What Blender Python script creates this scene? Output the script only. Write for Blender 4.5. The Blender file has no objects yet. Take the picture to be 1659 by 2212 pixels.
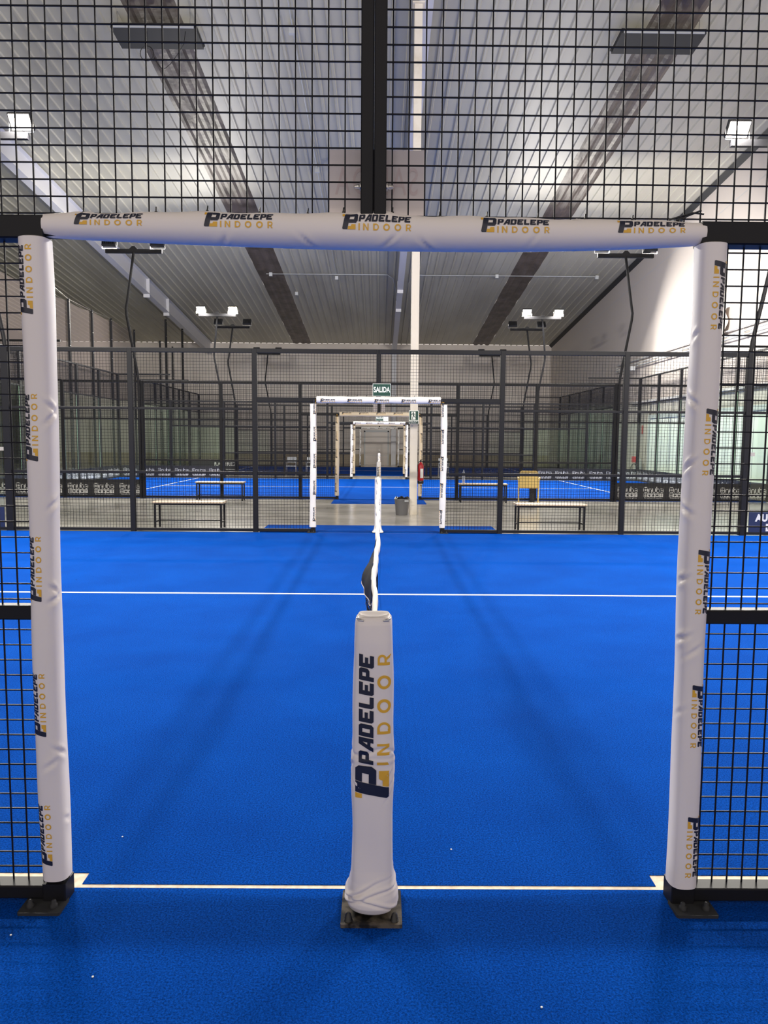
import bpy, bmesh, math, random
from mathutils import Vector, Matrix
random.seed(7)
PI = math.pi
C = bpy.context.scene.collection
SC = bpy.context.scene

# ------------------------------------------------------------------ camera
cam_d = bpy.data.cameras.new('camera')
cam = bpy.data.objects.new('camera', cam_d)
C.objects.link(cam)
CAM = Vector((0.024, 0.0, 1.523))
pitch, yaw, roll = 0.095, 0.0062, 0.0077
R_ = Matrix.Rotation(-yaw, 4, 'Z') @ Matrix.Rotation(PI/2 - pitch, 4, 'X') @ Matrix.Rotation(roll, 4, 'Z')
cam.matrix_world = Matrix.Translation(CAM) @ R_
cam_d.sensor_fit = 'VERTICAL'
cam_d.sensor_height = 24.0
cam_d.lens = 24.0 * 1640.4 / 2212.0
cam_d.clip_start = 0.05
cam_d.clip_end = 200
SC.camera = cam

# ------------------------------------------------------------------ world, exposure
w = bpy.data.worlds.new('world'); SC.world = w; w.use_nodes = True
w.node_tree.nodes['Background'].inputs[0].default_value = (1.0, 0.90, 0.82, 1)
w.node_tree.nodes['Background'].inputs[1].default_value = 1.0
SC.view_settings.view_transform = 'Standard'
SC.view_settings.look = 'None'
SC.view_settings.gamma = 1
SC.view_settings.exposure = 0.0
SC.view_settings.use_curve_mapping = False
SC.cycles.use_denoising = True
SC.cycles.max_bounces = 8
SC.cycles.transparent_max_bounces = 32
SC.cycles.caustics_reflective = False
SC.cycles.caustics_refractive = False
SC.cycles.sample_clamp_indirect = 4.0
LAMP_W = 560.0
LAMP_COL = (1.0, 0.95, 0.86)

# ------------------------------------------------------------------ layout
Y1, Y2, Y3, Y4, Y5, Y6 = 2.398, 12.398, 19.40, 29.40, 32.20, 42.40
HF = 2.958          # fence height
BAR = 2.155         # door head
MID = 0.967
YB = 47.0           # back wall
XR = 10.45          # right wall
XL = -21.0
SL = 0.0978         # roof slope
ZB = 7.33
def roofz(y): return ZB + SL*(YB - y)

# ------------------------------------------------------------------ materials
def mat(name, col, rough=0.5, metal=0.0, spec=0.5, emit=None, estr=0.0):
    m = bpy.data.materials.new(name); m.use_nodes = True
    b = m.node_tree.nodes['Principled BSDF']
    b.inputs['Base Color'].default_value = (*col, 1)
    b.inputs['Roughness'].default_value = rough
    b.inputs['Metallic'].default_value = metal
    b.inputs['Specular IOR Level'].default_value = spec
    if emit:
        b.inputs['Emission Color'].default_value = (*emit, 1)
        b.inputs['Emission Strength'].default_value = estr
    return m
def noise_col(m, c1, c2, scale=5.0, detail=4.0, bump=0.0, bscale=None, p0=0.35, p1=0.65, bdist=0.01, stretch=(1,1,1)):
    nt = m.node_tree; N = nt.nodes; L = nt.links; b = N['Principled BSDF']
    tc = N.new('ShaderNodeTexCoord'); mp = N.new('ShaderNodeMapping'); mp.inputs['Scale'].default_value = stretch
    L.new(tc.outputs['Object'], mp.inputs[0])
    n = N.new('ShaderNodeTexNoise'); n.inputs['Scale'].default_value = scale; n.inputs['Detail'].default_value = detail
    L.new(mp.outputs[0], n.inputs[0])
    r = N.new('ShaderNodeValToRGB'); r.color_ramp.elements[0].position = p0; r.color_ramp.elements[1].position = p1
    r.color_ramp.elements[0].color = (*c1, 1); r.color_ramp.elements[1].color = (*c2, 1)
    L.new(n.outputs[0], r.inputs[0]); L.new(r.outputs[0], b.inputs['Base Color'])
    if bump:
        n2 = N.new('ShaderNodeTexNoise'); n2.inputs['Scale'].default_value = bscale or scale; n2.inputs['Detail'].default_value = 3
        L.new(tc.outputs['Object'], n2.inputs[0])
        bp = N.new('ShaderNodeBump'); bp.inputs['Strength'].default_value = bump; bp.inputs['Distance'].default_value = bdist
        L.new(n2.outputs[0], bp.inputs['Height']); L.new(bp.outputs[0], b.inputs['Normal'])
    return r
M = {}
M['black'] = mat('black_powder_coat', (0.009, 0.009, 0.011), 0.5, spec=.22)
M['wire'] = mat('black_wire', (0.006, 0.006, 0.010), 0.5, spec=.16)
M['tie'] = mat('black_plastic', (0.008, 0.008, 0.008), 0.4)
M['pad'] = mat('white_vinyl', (0.78, 0.725, 0.685), 0.42, spec=0.4)
M['pad_far'] = mat('white_vinyl_far', (0.82, 0.79, 0.74), 0.45)
M['pad_cream'] = mat('cream_vinyl', (0.80, 0.68, 0.50), 0.45)
M['navy'] = mat('navy_print', (0.012, 0.014, 0.030), 0.4)
M['yellow'] = mat('amber_print', (0.72, 0.40, 0.03), 0.4)
M['white'] = mat('white_paint', (0.80, 0.80, 0.78), 0.5)
M['steel'] = mat('zinc_steel', (0.62, 0.61, 0.58), 0.28, 1.0)
M['band'] = mat('cream_tape', (0.86, 0.80, 0.66), 0.6)
M['net'] = mat('net_cord', (0.008, 0.008, 0.010), 0.7, spec=.1)
M['roof'] = mat('roof_sheet', (0.42, 0.43, 0.42), 0.5)
noise_col(M['roof'], (0.43, 0.41, 0.34), (0.55, 0.53, 0.44), 0.6, 3, stretch=(1, .25, 1))
M['rafter'] = mat('white_beam', (0.62, 0.62, 0.66), 0.5)
M['column'] = mat('cream_column', (0.80, 0.74, 0.64), 0.5)
noise_col(M['column'], (0.70, 0.63, 0.52), (0.82, 0.76, 0.66), 2.2, 4, p0=.28, p1=.45)
M['wall'] = mat('wall_panel', (0.62, 0.58, 0.56), 0.6)
noise_col(M['wall'], (0.62, 0.56, 0.52), (0.78, 0.72, 0.68), 0.35, 3)
M['wallr'] = mat('white_wall_panel', (0.56, 0.51, 0.475), 0.6)
M['tan'] = mat('tan_plinth', (0.42, 0.35, 0.25), 0.6)
M['dark'] = mat('dark_wall', (0.10, 0.10, 0.10), 0.7)
M['concrete'] = mat('polished_concrete', (0.4, 0.39, 0.36), 0.17, spec=0.6)
r = noise_col(M['concrete'], (0.34, 0.325, 0.285), (0.60, 0.575, 0.52), 0.8, 6, p0=.3, p1=.62, stretch=(.7, 1.3, 1))
def turf(name, c1, c2):
    m = mat(name, c1, 0.95, spec=0.03)
    nt = m.node_tree; N = nt.nodes; L = nt.links; b = N['Principled BSDF']
    tc = N.new('ShaderNodeTexCoord')
    n1 = N.new('ShaderNodeTexNoise'); n1.inputs['Scale'].default_value = 150; n1.inputs['Detail'].default_value = 6; n1.inputs['Roughness'].default_value = .82
    n2 = N.new('ShaderNodeTexNoise'); n2.inputs['Scale'].default_value = 1.6; n2.inputs['Detail'].default_value = 4
    for n in (n1, n2): L.new(tc.outputs['Object'], n.inputs[0])
    r1 = N.new('ShaderNodeValToRGB'); e = r1.color_ramp.elements
    e[0].position = .41; e[1].position = .60; e[0].color = (*c1, 1); e[1].color = (*c2, 1)
    L.new(n1.outputs[0], r1.inputs[0])
    # pale sand grains lying in the pile
    n3 = N.new('ShaderNodeTexVoronoi'); n3.inputs['Scale'].default_value = 85
    L.new(tc.outputs['Object'], n3.inputs[0])
    r3 = N.new('ShaderNodeValToRGB'); e = r3.color_ramp.elements
    e[0].position = .05; e[1].position = .09; e[0].color = (.35, .35, .35, 1); e[1].color = (0, 0, 0, 1)
    L.new(n3.outputs['Distance'], r3.inputs[0])
    mx = N.new('ShaderNodeMix'); mx.data_type = 'RGBA'; mx.blend_type = 'MULTIPLY'; mx.inputs[0].default_value = 1
    r2 = N.new('ShaderNodeValToRGB'); e = r2.color_ramp.elements
    e[0].position = .3; e[1].position = .7; e[0].color = (.86, .86, .88, 1); e[1].color = (1.08, 1.08, 1.05, 1)
    L.new(n2.outputs[0], r2.inputs[0]); L.new(r1.outputs[0], mx.inputs[6]); L.new(r2.outputs[0], mx.inputs[7])
    mx2 = N.new('ShaderNodeMix'); mx2.data_type = 'RGBA'; L.new(r3.outputs[0], mx2.inputs[0])
    L.new(mx.outputs[2], mx2.inputs[6]); mx2.inputs[7].default_value = (.12, .22, .5, 1)
    L.new(mx2.outputs[2], b.inputs['Base Color'])
    bp = N.new('ShaderNodeBump'); bp.inputs['Strength'].default_value = .9; bp.inputs['Distance'].default_value = .009
    L.new(n1.outputs[0], bp.inputs['Height']); L.new(bp.outputs[0], b.inputs['Normal'])
    return m
M['turf'] = turf('blue_turf', (0.0006, 0.036, 0.21), (0.0030, 0.108, 0.66))
M['turf3'] = M['turf']
M['concrete_strip'] = mat('pale_kerb', (0.78, 0.66, 0.50), 0.7)
noise_col(M['concrete_strip'], (0.62, 0.50, 0.36), (0.82, 0.72, 0.56), 30, 5)
M['wood'] = mat('bench_wood', (0.60, 0.47, 0.33), 0.45)
M['yellowp'] = mat('yellow_plastic', (0.80, 0.58, 0.20), 0.35)
M['greybin'] = mat('grey_plastic', (0.17, 0.17, 0.18), 0.45)
M['bag'] = mat('black_bag', (0.010, 0.010, 0.012), 0.25)
M['red'] = mat('red_paint', (0.42, 0.012, 0.018), 0.3)
M['green'] = mat('sign_green', (0.004, 0.055, 0.035), 0.4)
M['signw'] = mat('sign_white', (0.86, 0.88, 0.80), 0.4)
M['signback'] = mat('translucent_plate', (0.60, 0.55, 0.56), 0.45)
M['signletter'] = mat('ghost_letter', (0.55, 0.46, 0.47), 0.45)
M['banner'] = mat('black_banner', (0.010, 0.010, 0.012), 0.5)
M['bprint'] = mat('banner_white_print', (0.62, 0.62, 0.62), 0.5)
M['navyb'] = mat('navy_banner', (0.008, 0.016, 0.060), 0.45)
M['lens'] = mat('lamp_lens', (1, 1, 1), 0.3, emit=(1.0, 0.86, 0.70), estr=45)
M['offlens'] = mat('dark_lens', (0.20, 0.20, 0.20), 0.15)
M['foil'] = mat('brown_film', (0.13, 0.10, 0.085), 0.46, spec=.35)
noise_col(M['foil'], (0.075, 0.060, 0.050), (0.15, 0.12, 0.105), 1.6, 5, bump=.5, bscale=7, bdist=.015)
M['housing'] = mat('dark_housing', (0.030, 0.031, 0.033), 0.6, spec=.25)
M['cloth'] = mat('pale_cloth', (0.66, 0.55, 0.48), 0.7)
M['lgrey'] = mat('light_grey', (0.48, 0.50, 0.52), 0.5)
def glassy(name, tint, refl=0.08):
    m = bpy.data.materials.new(name); m.use_nodes = True; nt = m.node_tree; N = nt.nodes; L = nt.links
    N.remove(N['Principled BSDF']); out = N['Material Output']
    tr = N.new('ShaderNodeBsdfTransparent'); tr.inputs[0].default_value = (*tint, 1)
    gl = N.new('ShaderNodeBsdfGlossy'); gl.inputs['Roughness'].default_value = .0; gl.inputs[0].default_value = (.9, .95, .92, 1)
    lw = N.new('ShaderNodeLayerWeight'); lw.inputs[0].default_value = .5
    pw = N.new('ShaderNodeMath'); pw.operation = 'POWER'; pw.inputs[1].default_value = 4.0; L.new(lw.outputs['Facing'], pw.inputs[0])
    fr = N.new('ShaderNodeMath'); fr.operation = 'MULTIPLY_ADD'; fr.inputs[1].default_value = .5; fr.inputs[2].default_value = .02; L.new(pw.outputs[0], fr.inputs[0])
    mx = N.new('ShaderNodeMixShader'); L.new(fr.outputs[0], mx.inputs[0]); L.new(tr.outputs[0], mx.inputs[1]); L.new(gl.outputs[0], mx.inputs[2])
    L.new(mx.outputs[0], out.inputs[0]); return m
M['glass'] = glassy('green_tinted_glass', (.95, .98, .957))
M['gedge'] = mat('glass_edge', (.42, .58, .47), .3)
def sheer(name, col, alpha):
    m = bpy.data.materials.new(name); m.use_nodes = True; nt = m.node_tree; N = nt.nodes; L = nt.links
    b = N['Principled BSDF']; b.inputs['Base Color'].default_value = (*col, 1); b.inputs['Roughness'].default_value = .9
    b.inputs['Alpha'].default_value = alpha; return m
M['sheer'] = sheer('dark_sheer_netting', (.09, .07, .065), .45)
M['plastic'] = sheer('clear_plastic', (.6, .65, .75), .45)

# ------------------------------------------------------------------ builders
class MB:
    def __init__(s): s.v = []; s.f = []; s.m = []; s.sm = []
    def add(s, vs, fs, mi=0, smooth=False):
        b = len(s.v); s.v += [tuple(v) for v in vs]
        for f in fs: s.f.append([b+i for i in f]); s.m.append(mi); s.sm.append(smooth)
    def box(s, x0, x1, y0, y1, z0, z1, mi=0, mx=None):
        vs = [Vector((x, y, z)) for z in (z0, z1) for y in (y0, y1) for x in (x0, x1)]
        if mx is not None: vs = [mx @ v for v in vs]
        s.add(vs, [(0,2,3,1), (4,5,7,6), (0,1,5,4), (2,6,7,3), (0,4,6,2), (1,3,7,5)], mi)
    def cbox(s, x0, x1, y0, y1, z0, z1, c=.006, axis=2, mi=0):
        # box with chamfered long edges
        lo = [x0, y0, z0]; hi = [x1, y1, z1]; a = [i for i in range(3) if i != axis]
        p = [(lo[a[0]]+c, lo[a[1]]), (hi[a[0]]-c, lo[a[1]]), (hi[a[0]], lo[a[1]]+c), (hi[a[0]], hi[a[1]]-c),
             (hi[a[0]]-c, hi[a[1]]), (lo[a[0]]+c, hi[a[1]]), (lo[a[0]], hi[a[1]]-c), (lo[a[0]], lo[a[1]]+c)]
        vs = []
        for t in (lo[axis], hi[axis]):
            for q in p:
                v = [0, 0, 0]; v[axis] = t; v[a[0]] = q[0]; v[a[1]] = q[1]; vs.append(v)
        s.add(vs, [[(i), (i+1) % 8, 8+(i+1) % 8, 8+i] for i in range(8)] + [list(range(7, -1, -1)), list(range(8, 16))], mi)
    def tube(s, pts, r, n=8, mi=0, cap=True, smooth=True):
        pts = [Vector(p) for p in pts]; rs = r if isinstance(r, (list, tuple)) else [r]*len(pts)
        vs = []; prev = None
        for i, p in enumerate(pts):
            t = (pts[min(i+1, len(pts)-1)] - pts[max(i-1, 0)]).normalized()
            if prev is None:
                u = t.cross(Vector((0, 0, 1)));
                if u.length < .05: u = t.cross(Vector((0, 1, 0)))
            else: u = prev - t*prev.dot(t)
            u.normalize(); prev = u; q = t.cross(u)
            for k in range(n):
                a = 2*PI*k/n + PI/4; vs.append(p + (u*math.cos(a) + q*math.sin(a))*rs[i])
        fs = [[i*n+k, i*n+(k+1) % n, (i+1)*n+(k+1) % n, (i+1)*n+k] for i in range(len(pts)-1) for k in range(n)]
        s.add(vs, fs, mi, smooth and n > 4)
        if cap: s.add(vs[:n], [list(range(n))[::-1]], mi); s.add(vs[-n:], [list(range(n))], mi)
    def lathe(s, prof, c, n=24, mi=0, axis='Z', smooth=True):
        vs = []
        for r, h in prof:
            for k in range(n):
                a = 2*PI*k/n
                if axis == 'Z': vs.append((c[0]+r*math.cos(a), c[1]+r*math.sin(a), c[2]+h))
                elif axis == 'Y': vs.append((c[0]+r*math.cos(a), c[1]+h, c[2]+r*math.sin(a)))
                else: vs.append((c[0]+h, c[1]+r*math.cos(a), c[2]+r*math.sin(a)))
        fs = [[i*n+k, i*n+(k+1) % n, (i+1)*n+(k+1) % n, (i+1)*n+k] for i in range(len(prof)-1) for k in range(n)]
        s.add(vs, fs, mi, smooth)
        s.add(vs[:n], [list(range(n))[::-1]], mi); s.add(vs[-n:], [list(range(n))], mi)
    def grid(s, fn, nu, nv, mi=0, smooth=True, closev=False):
        vs = [fn(i/nu, j/nv) for i in range(nu+1) for j in range(nv if closev else nv+1)]
        W = nv if closev else nv+1
        fs = [[i*W+j, i*W+(j+1) % W, (i+1)*W+(j+1) % W, (i+1)*W+j] for i in range(nu) for j in range(nv)]
        s.add(vs, fs, mi, smooth)
    def build(s, name, mats, parent=None, loc=None, fix=True):
        me = bpy.data.meshes.new(name); me.from_pydata(s.v, [], s.f)
        if not isinstance(mats, (list, tuple)): mats = [mats]
        for m in mats: me.materials.append(m)
        me.polygons.foreach_set('material_index', s.m); me.polygons.foreach_set('use_smooth', s.sm)
        me.update()
        if fix:
            bm = bmesh.new(); bm.from_mesh(me); bmesh.ops.recalc_face_normals(bm, faces=bm.faces); bm.to_mesh(me); bm.free()
        o = bpy.data.objects.new(name, me); C.objects.link(o)
        if parent is not None: o.parent = parent
        if loc is not None: o.location = loc
        return o
def tag(o, label=None, cat=None, group=None, kind=None):
    if label: o['label'] = label
    if cat: o['category'] = cat
    if group: o['group'] = group
    if kind: o['kind'] = kind
    return o
def thing(name, label, cat, loc=(0, 0, 0), group=None):
    o = bpy.data.objects.new(name, None); C.objects.link(o); o.location = loc; o.empty_display_size = .1
    return tag(o, label, cat, group)
def copy_tree(o, parent=None):
    c = o.copy(); C.objects.link(c)
    if parent is not None: c.parent = parent
    for ch in list(o.children): copy_tree(ch, c)
    return c

# ------------------------------------------------------------------ lettering (flat outlines as (u, v) polygons)
def arc(cx, cy, r, a0, a1, n=14): return [(cx+r*math.cos(math.radians(a0+(a1-a0)*i/n)), cy+r*math.sin(math.radians(a0+(a1-a0)*i/n))) for i in range(n+1)]
BLK = {
 'P': [[(0,0),(.3,0),(.3,.30),(.70,.30),(.86,.44),(.86,.88),(.74,1),(0,1)], [(.3,.54),(.56,.54),(.56,.78),(.3,.78)]],
 'A': [[(-.04,0),(.27,0),(.36,.2),(.60,.2),(.60,0),(.90,0),(.90,1),(.42,1)], [(.44,.42),(.60,.42),(.60,.74)]],
 'D': [[(0,0),(.72,0),(.87,.14),(.87,.86),(.73,1),(0,1)], [(.3,.24),(.56,.24),(.56,.76),(.3,.76)]],
 'E': [[(0,.12),(.12,0),(.86,0),(.86,.27),(.3,.27),(.3,.39),(.70,.39),(.70,.61),(.3,.61),(.3,.74),(.86,.74),(.86,1),(0,1)]],
 'L': [[(0,.12),(.12,0),(.80,0),(.80,.27),(.3,.27),(.3,1),(0,1)]]}
def thin(ch):
    s = .21
    if ch == 'I': return .3, [[(0,0),(s,0),(s,1),(0,1)]]
    if ch == 'N': return .86, [[(0,0),(s,0),(s,.72),(.66,0),(.86,0),(.86,1),(.69,1),(.69,.28),(.2,1),(0,1)]]
    if ch == 'D': return .9, [[(0,0),(.4,0)]+arc(.4,.5,.5,-90,90)+[(0,1)], [(s,s),(.4,s)]+arc(.4,.5,.33,-90,90)+[(s,1-s)]]
    if ch == 'O': return 1.04, [arc(.52,.5,.52,0,360,28)[:-1], arc(.52,.5,.31,0,360,28)[:-1]]
    if ch == 'R': return .85, [[(0,0),(s,0),(s,.33),(.38,.33),(.62,0),(.83,0),(.56,.38)]+arc(.46,.67,.33,-60,90)+[(0,1)], [(s,.49),(.44,.49)]+arc(.44,.67,.18,-90,90,8)+[(s,.85)]]
def poly_mesh(polys):
    """fill outlines with holes -> verts, faces"""
    cu = bpy.data.curves.new('t', 'CURVE'); cu.dimensions = '2D'; cu.fill_mode = 'BOTH'
    for p in polys:
        sp = cu.splines.new('POLY'); sp.points.add(len(p)-1); sp.use_cyclic_u = True
        for i, q in enumerate(p): sp.points[i].co = (q[0], q[1], 0, 1)
    ob = bpy.data.objects.new('t', cu); C.objects.link(ob)
    dg = bpy.context.evaluated_depsgraph_get(); dg.update()
    me = bpy.data.meshes.new_from_object(ob.evaluated_get(dg))
    vs = [(v.co.x, v.co.y) for v in me.vertices]; fs = [list(p.vertices) for p in me.polygons]
    bpy.data.objects.remove(ob); bpy.data.curves.remove(cu); bpy.data.meshes.remove(me)
    return vs, fs
def font_mesh(txt, size=1.0, off=0.0, space=1.0, sx=1.0):
    cu = bpy.data.curves.new('t', 'FONT'); cu.body = txt; cu.size = size; cu.offset = off; cu.space_character = space
    cu.resolution_u = 4; cu.align_x = 'CENTER'; cu.align_y = 'CENTER'
    ob = bpy.data.objects.new('t', cu); C.objects.link(ob)
    dg = bpy.context.evaluated_depsgraph_get(); dg.update()
    me = bpy.data.meshes.new_from_object(ob.evaluated_get(dg))
    vs = [(v.co.x*sx, v.co.y) for v in me.vertices]; fs = [list(p.vertices) for p in me.polygons]
    bpy.data.objects.remove(ob); bpy.data.curves.remove(cu); bpy.data.meshes.remove(me)
    return vs, fs
def place(polys, u0, v0, h, shear=0.0, w=1.0):
    return [[(u0 + (x*w + y*shear)*h, v0 + y*h) for x, y in p] for p in polys]
def merge(parts):
    V = []; F = []
    for vs, fs in parts:
        b = len(V); V += vs; F += [[b+i for i in f] for f in fs]
    return V, F
navy_parts = []; u = 1.02
for ch in 'PADELEPE':
    navy_parts.append(poly_mesh(place(BLK[ch], u, .47, .43, .18, .98))); u += {'P': .385, 'A': .415, 'D': .42, 'E': .415, 'L': .385}[ch]
stem = [(.02,.06),(.06,0),(.33,0),(.55,1),(.21,1)]
navy_parts.append(poly_mesh([stem]))
navy_parts.append(poly_mesh([[(.56,1),(.92,1),(1.0,.9),(.97,.52),(.86,.38),(.42,.38),(.47,.60),(.50,.60),(.60,.60),(.74,.60),(.78,.80),(.515,.80)]]))
navy2 = merge(navy_parts)
yel_parts = []
for ch, uu in zip('INDOOR', (1.02, 1.31, 1.93, 2.55, 3.25, 3.95)):
    yel_parts.append(poly_mesh(place(thin(ch)[1], uu, -.03, .39)))
yel_parts.append(poly_mesh([[(.35,0),(.84,0),(.84,.3),(.60,.3),(.55,.19),(.39,.19)]]))
yel_parts.append(poly_mesh([[(.03,.8),(.155,.8),(.195,1),(.03,1)]]))
yel2 = merge(yel_parts)
def slice2(vf, vstep=.12, ustep=None):
    vs, fs = vf; bm = bmesh.new(); bv = [bm.verts.new((x, y, 0)) for x, y in vs]
    for f in fs:
        try: bm.faces.new([bv[i] for i in f])
        except ValueError: pass
    def cut(axis, a, b, st):
        t = a
        while t < b:
            co = [0, 0, 0]; no = [0, 0, 0]; co[axis] = t; no[axis] = 1
            bmesh.ops.bisect_plane(bm, geom=bm.verts[:]+bm.edges[:]+bm.faces[:], plane_co=co, plane_no=no, dist=1e-6); t += st
    cut(1, -.03, 1.0, vstep)
    if ustep: cut(0, 0.03, 4.4, ustep)
    bm.verts.index_update(); V = [(v.co.x, v.co.y) for v in bm.verts]; F = [[v.index for v in f.verts] for f in bm.faces]; bm.free()
    return V, F
LOGO_HI = (slice2(navy2, .05, .12), slice2(yel2, .05, .12))
LOGO_LO = (slice2(navy2, .2), slice2(yel2, .2))

# ------------------------------------------------------------------ padded sleeves
class Pad:
    """padded sleeve about a straight tube: axis t, angle phi measured from the front (-y) towards 'out'"""
    def __init__(s, p0, ax, out, L, ra, rb, shape=None, creases=(), n=2.5):
        s.p0 = Vector(p0); s.ax = Vector(ax); s.out = Vector(out); s.fr = Vector((0, -1, 0)); s.L = L
        s.ra = ra; s.rb = rb; s.shape = shape or (lambda t: (1.0, 0.0, 0.0)); s.cr = creases; s.n = n
    def pt(s, t, phi, off=0.0):
        k, ox, oy = s.shape(t)
        c, q = math.cos(phi), math.sin(phi)
        rr = (abs(c)**s.n + abs(q)**s.n)**(-1/s.n)
        d = off
        for (t0, f0, sl, amp, wf) in s.cr:
            df = (phi - f0 + PI) % (2*PI) - PI
            if abs(df) > 2.5*wf: continue
            x = (t - t0 - sl*df)
            if abs(x) > .09: continue
            g = math.exp(-(df/wf)**2)
            d += 1.35*amp*g*(-1.3*math.exp(-(x/.007)**2) + .8*math.exp(-((x-.014)/.009)**2) + .5*math.exp(-((x+.018)/.012)**2))
        return s.p0 + s.ax*t + s.out*(q*(s.ra*rr*k + d) + ox) + s.fr*(c*(s.rb*rr*k + d) + oy)
    def build_into(s, mb, nt, nf, mi=0):
        mb.grid(lambda a, b: s.pt(a*s.L, 2*PI*b), nt, nf, mi, True, closev=True)
        # rolled-in ends
        for t, sg in ((0, -1), (s.L, 1)):
            ring = [s.pt(t, 2*PI*i/nf) for i in range(nf)]; cen = sum(ring, Vector())/nf
            mb.add(ring + [cen + (p-cen)*.80 + s.ax*sg*.004 for p in ring] + [cen + (p-cen)*.72 - s.ax*sg*.03 for p in ring],
                   [[i, (i+1) % nf, nf+(i+1) % nf, nf+i] for i in range(nf)] + [[nf+i, nf+(i+1) % nf, 2*nf+(i+1) % nf, 2*nf+i] for i in range(nf)], mi, True)
    def logo(s, mb, t0, phi0, H, sign, logo, mis=(1, 2), off=.0008):
        r = (s.ra + s.rb)/2
        for (V, F), mi in zip(logo, mis):
            mb.add([s.pt(t0 + sign*u*H, phi0 + v*H/r, off) for u, v in V], F, mi, True)

LOGO_H = .0485
def tie(mb, p, d, L=.012, par=None):
    p = Vector(p); d = Vector(d)
    if par is not None:
        mb = MB(); tie(mb, p, d, L); return mb.build('cable_tie', M['tie'], par)
    mb.tube([p, p + d*.006], .0045, 6); mb.tube([p + d*.005, p + d*L + Vector((.002, 0, 0))], .0022, 5)

# ------------------------------------------------------------------ fences
PB = .04   # half post size
def wires(mb, x0, x1, z0, z1, y, ox=.012, oz=.005, r=.0021, step=.05):
    k = math.ceil((x0-ox)/step)
    while ox+k*step < x1-.004:
        x = ox+k*step
        if x > x0+.004: mb.box(x-r, x+r, y-r, y+r, z0, z1)
        k += 1
    k = math.ceil((z0-oz)/step)
    while oz+k*step < z1-.004:
        z = oz+k*step
        if z > z0+.004: mb.box(x0, x1, y-3*r, y-r, z-r*.95, z+r*.95)
        k += 1
def post(par, x, y, h, s=PB, z0=0.0, name='post', label=None, sy=None):
    m = MB(); m.cbox(x-s, x+s, y-(sy or s), y+(sy or s), z0, h, .006); o = m.build(name, M['black'], par)
    if label: o['label'] = label
    return o
def rail(par, x0, x1, y, z, s=.028, sy=.03, name='rail'):
    m = MB(); m.cbox(x0, x1, y-sy, y+sy, z-s, z+s, .004, axis=0); return m.build(name, M['black'], par)
def mesh_panel(par, x0, x1, z0, z1, y, ox=.012, oz=.005, name='mesh_panel'):
    m = MB(); wires(m, x0, x1, z0, z1, y, ox, oz)
    # thin frame flat round the panel
    return m.build(name, M['wire'], par, fix=False)
def base_plate(par, x, y, w=.16, d=.14, bolts=True, lab=None):
    m = MB(); m.cbox(x-w/2, x+w/2, y-d/2, y+d/2, 0.0, .010, .004); o = m.build('base_plate', M['housing'], par)
    for sx in (-1, 1):
        b = MB(); b.lathe([(.012, 0), (.012, .010), (.008, .012), (.0075, .022), (.003, .026)], (x+sx*w*.28, y-d*.12, .010), 10)
        b.build('anchor_bolt', M['housing'], o)
    return o
def sign(par, name, x, z, y, w, h, face=-1, ghost=False):
    """exit plate: green face towards 'face' * y; its back is pale translucent plastic"""
    s = MB()
    s.box(x-w/2, x+w/2, y-.002, y+.002, z-h/2, z+h/2, 0)
    yf = y + face*.0028
    s.box(x-w/2+.006, x+w/2-.006, min(yf, y+face*.0015), max(yf, y+face*.0015), z-h/2+.006, z+h/2-.006, 1)
    V, F = font_mesh('SALIDA', h*.60, .003, 1.0, .66)
    s.add([(x - face*p[0]*1.0, y + face*.0032, z + p[1]) for p in V], F, 2)
    if ghost:
        V, F = font_mesh('SALIDA', h*.60, 0.0, 1.15, .60)
        s.add([(x - face*p[0]*1.0, y - face*.0028, z + p[1]) for p in V], F, 3)
    return s.build(name, [M['signback'] if ghost else M['signw'], M['green'], M['signw'], M['signletter']], par)

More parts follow.
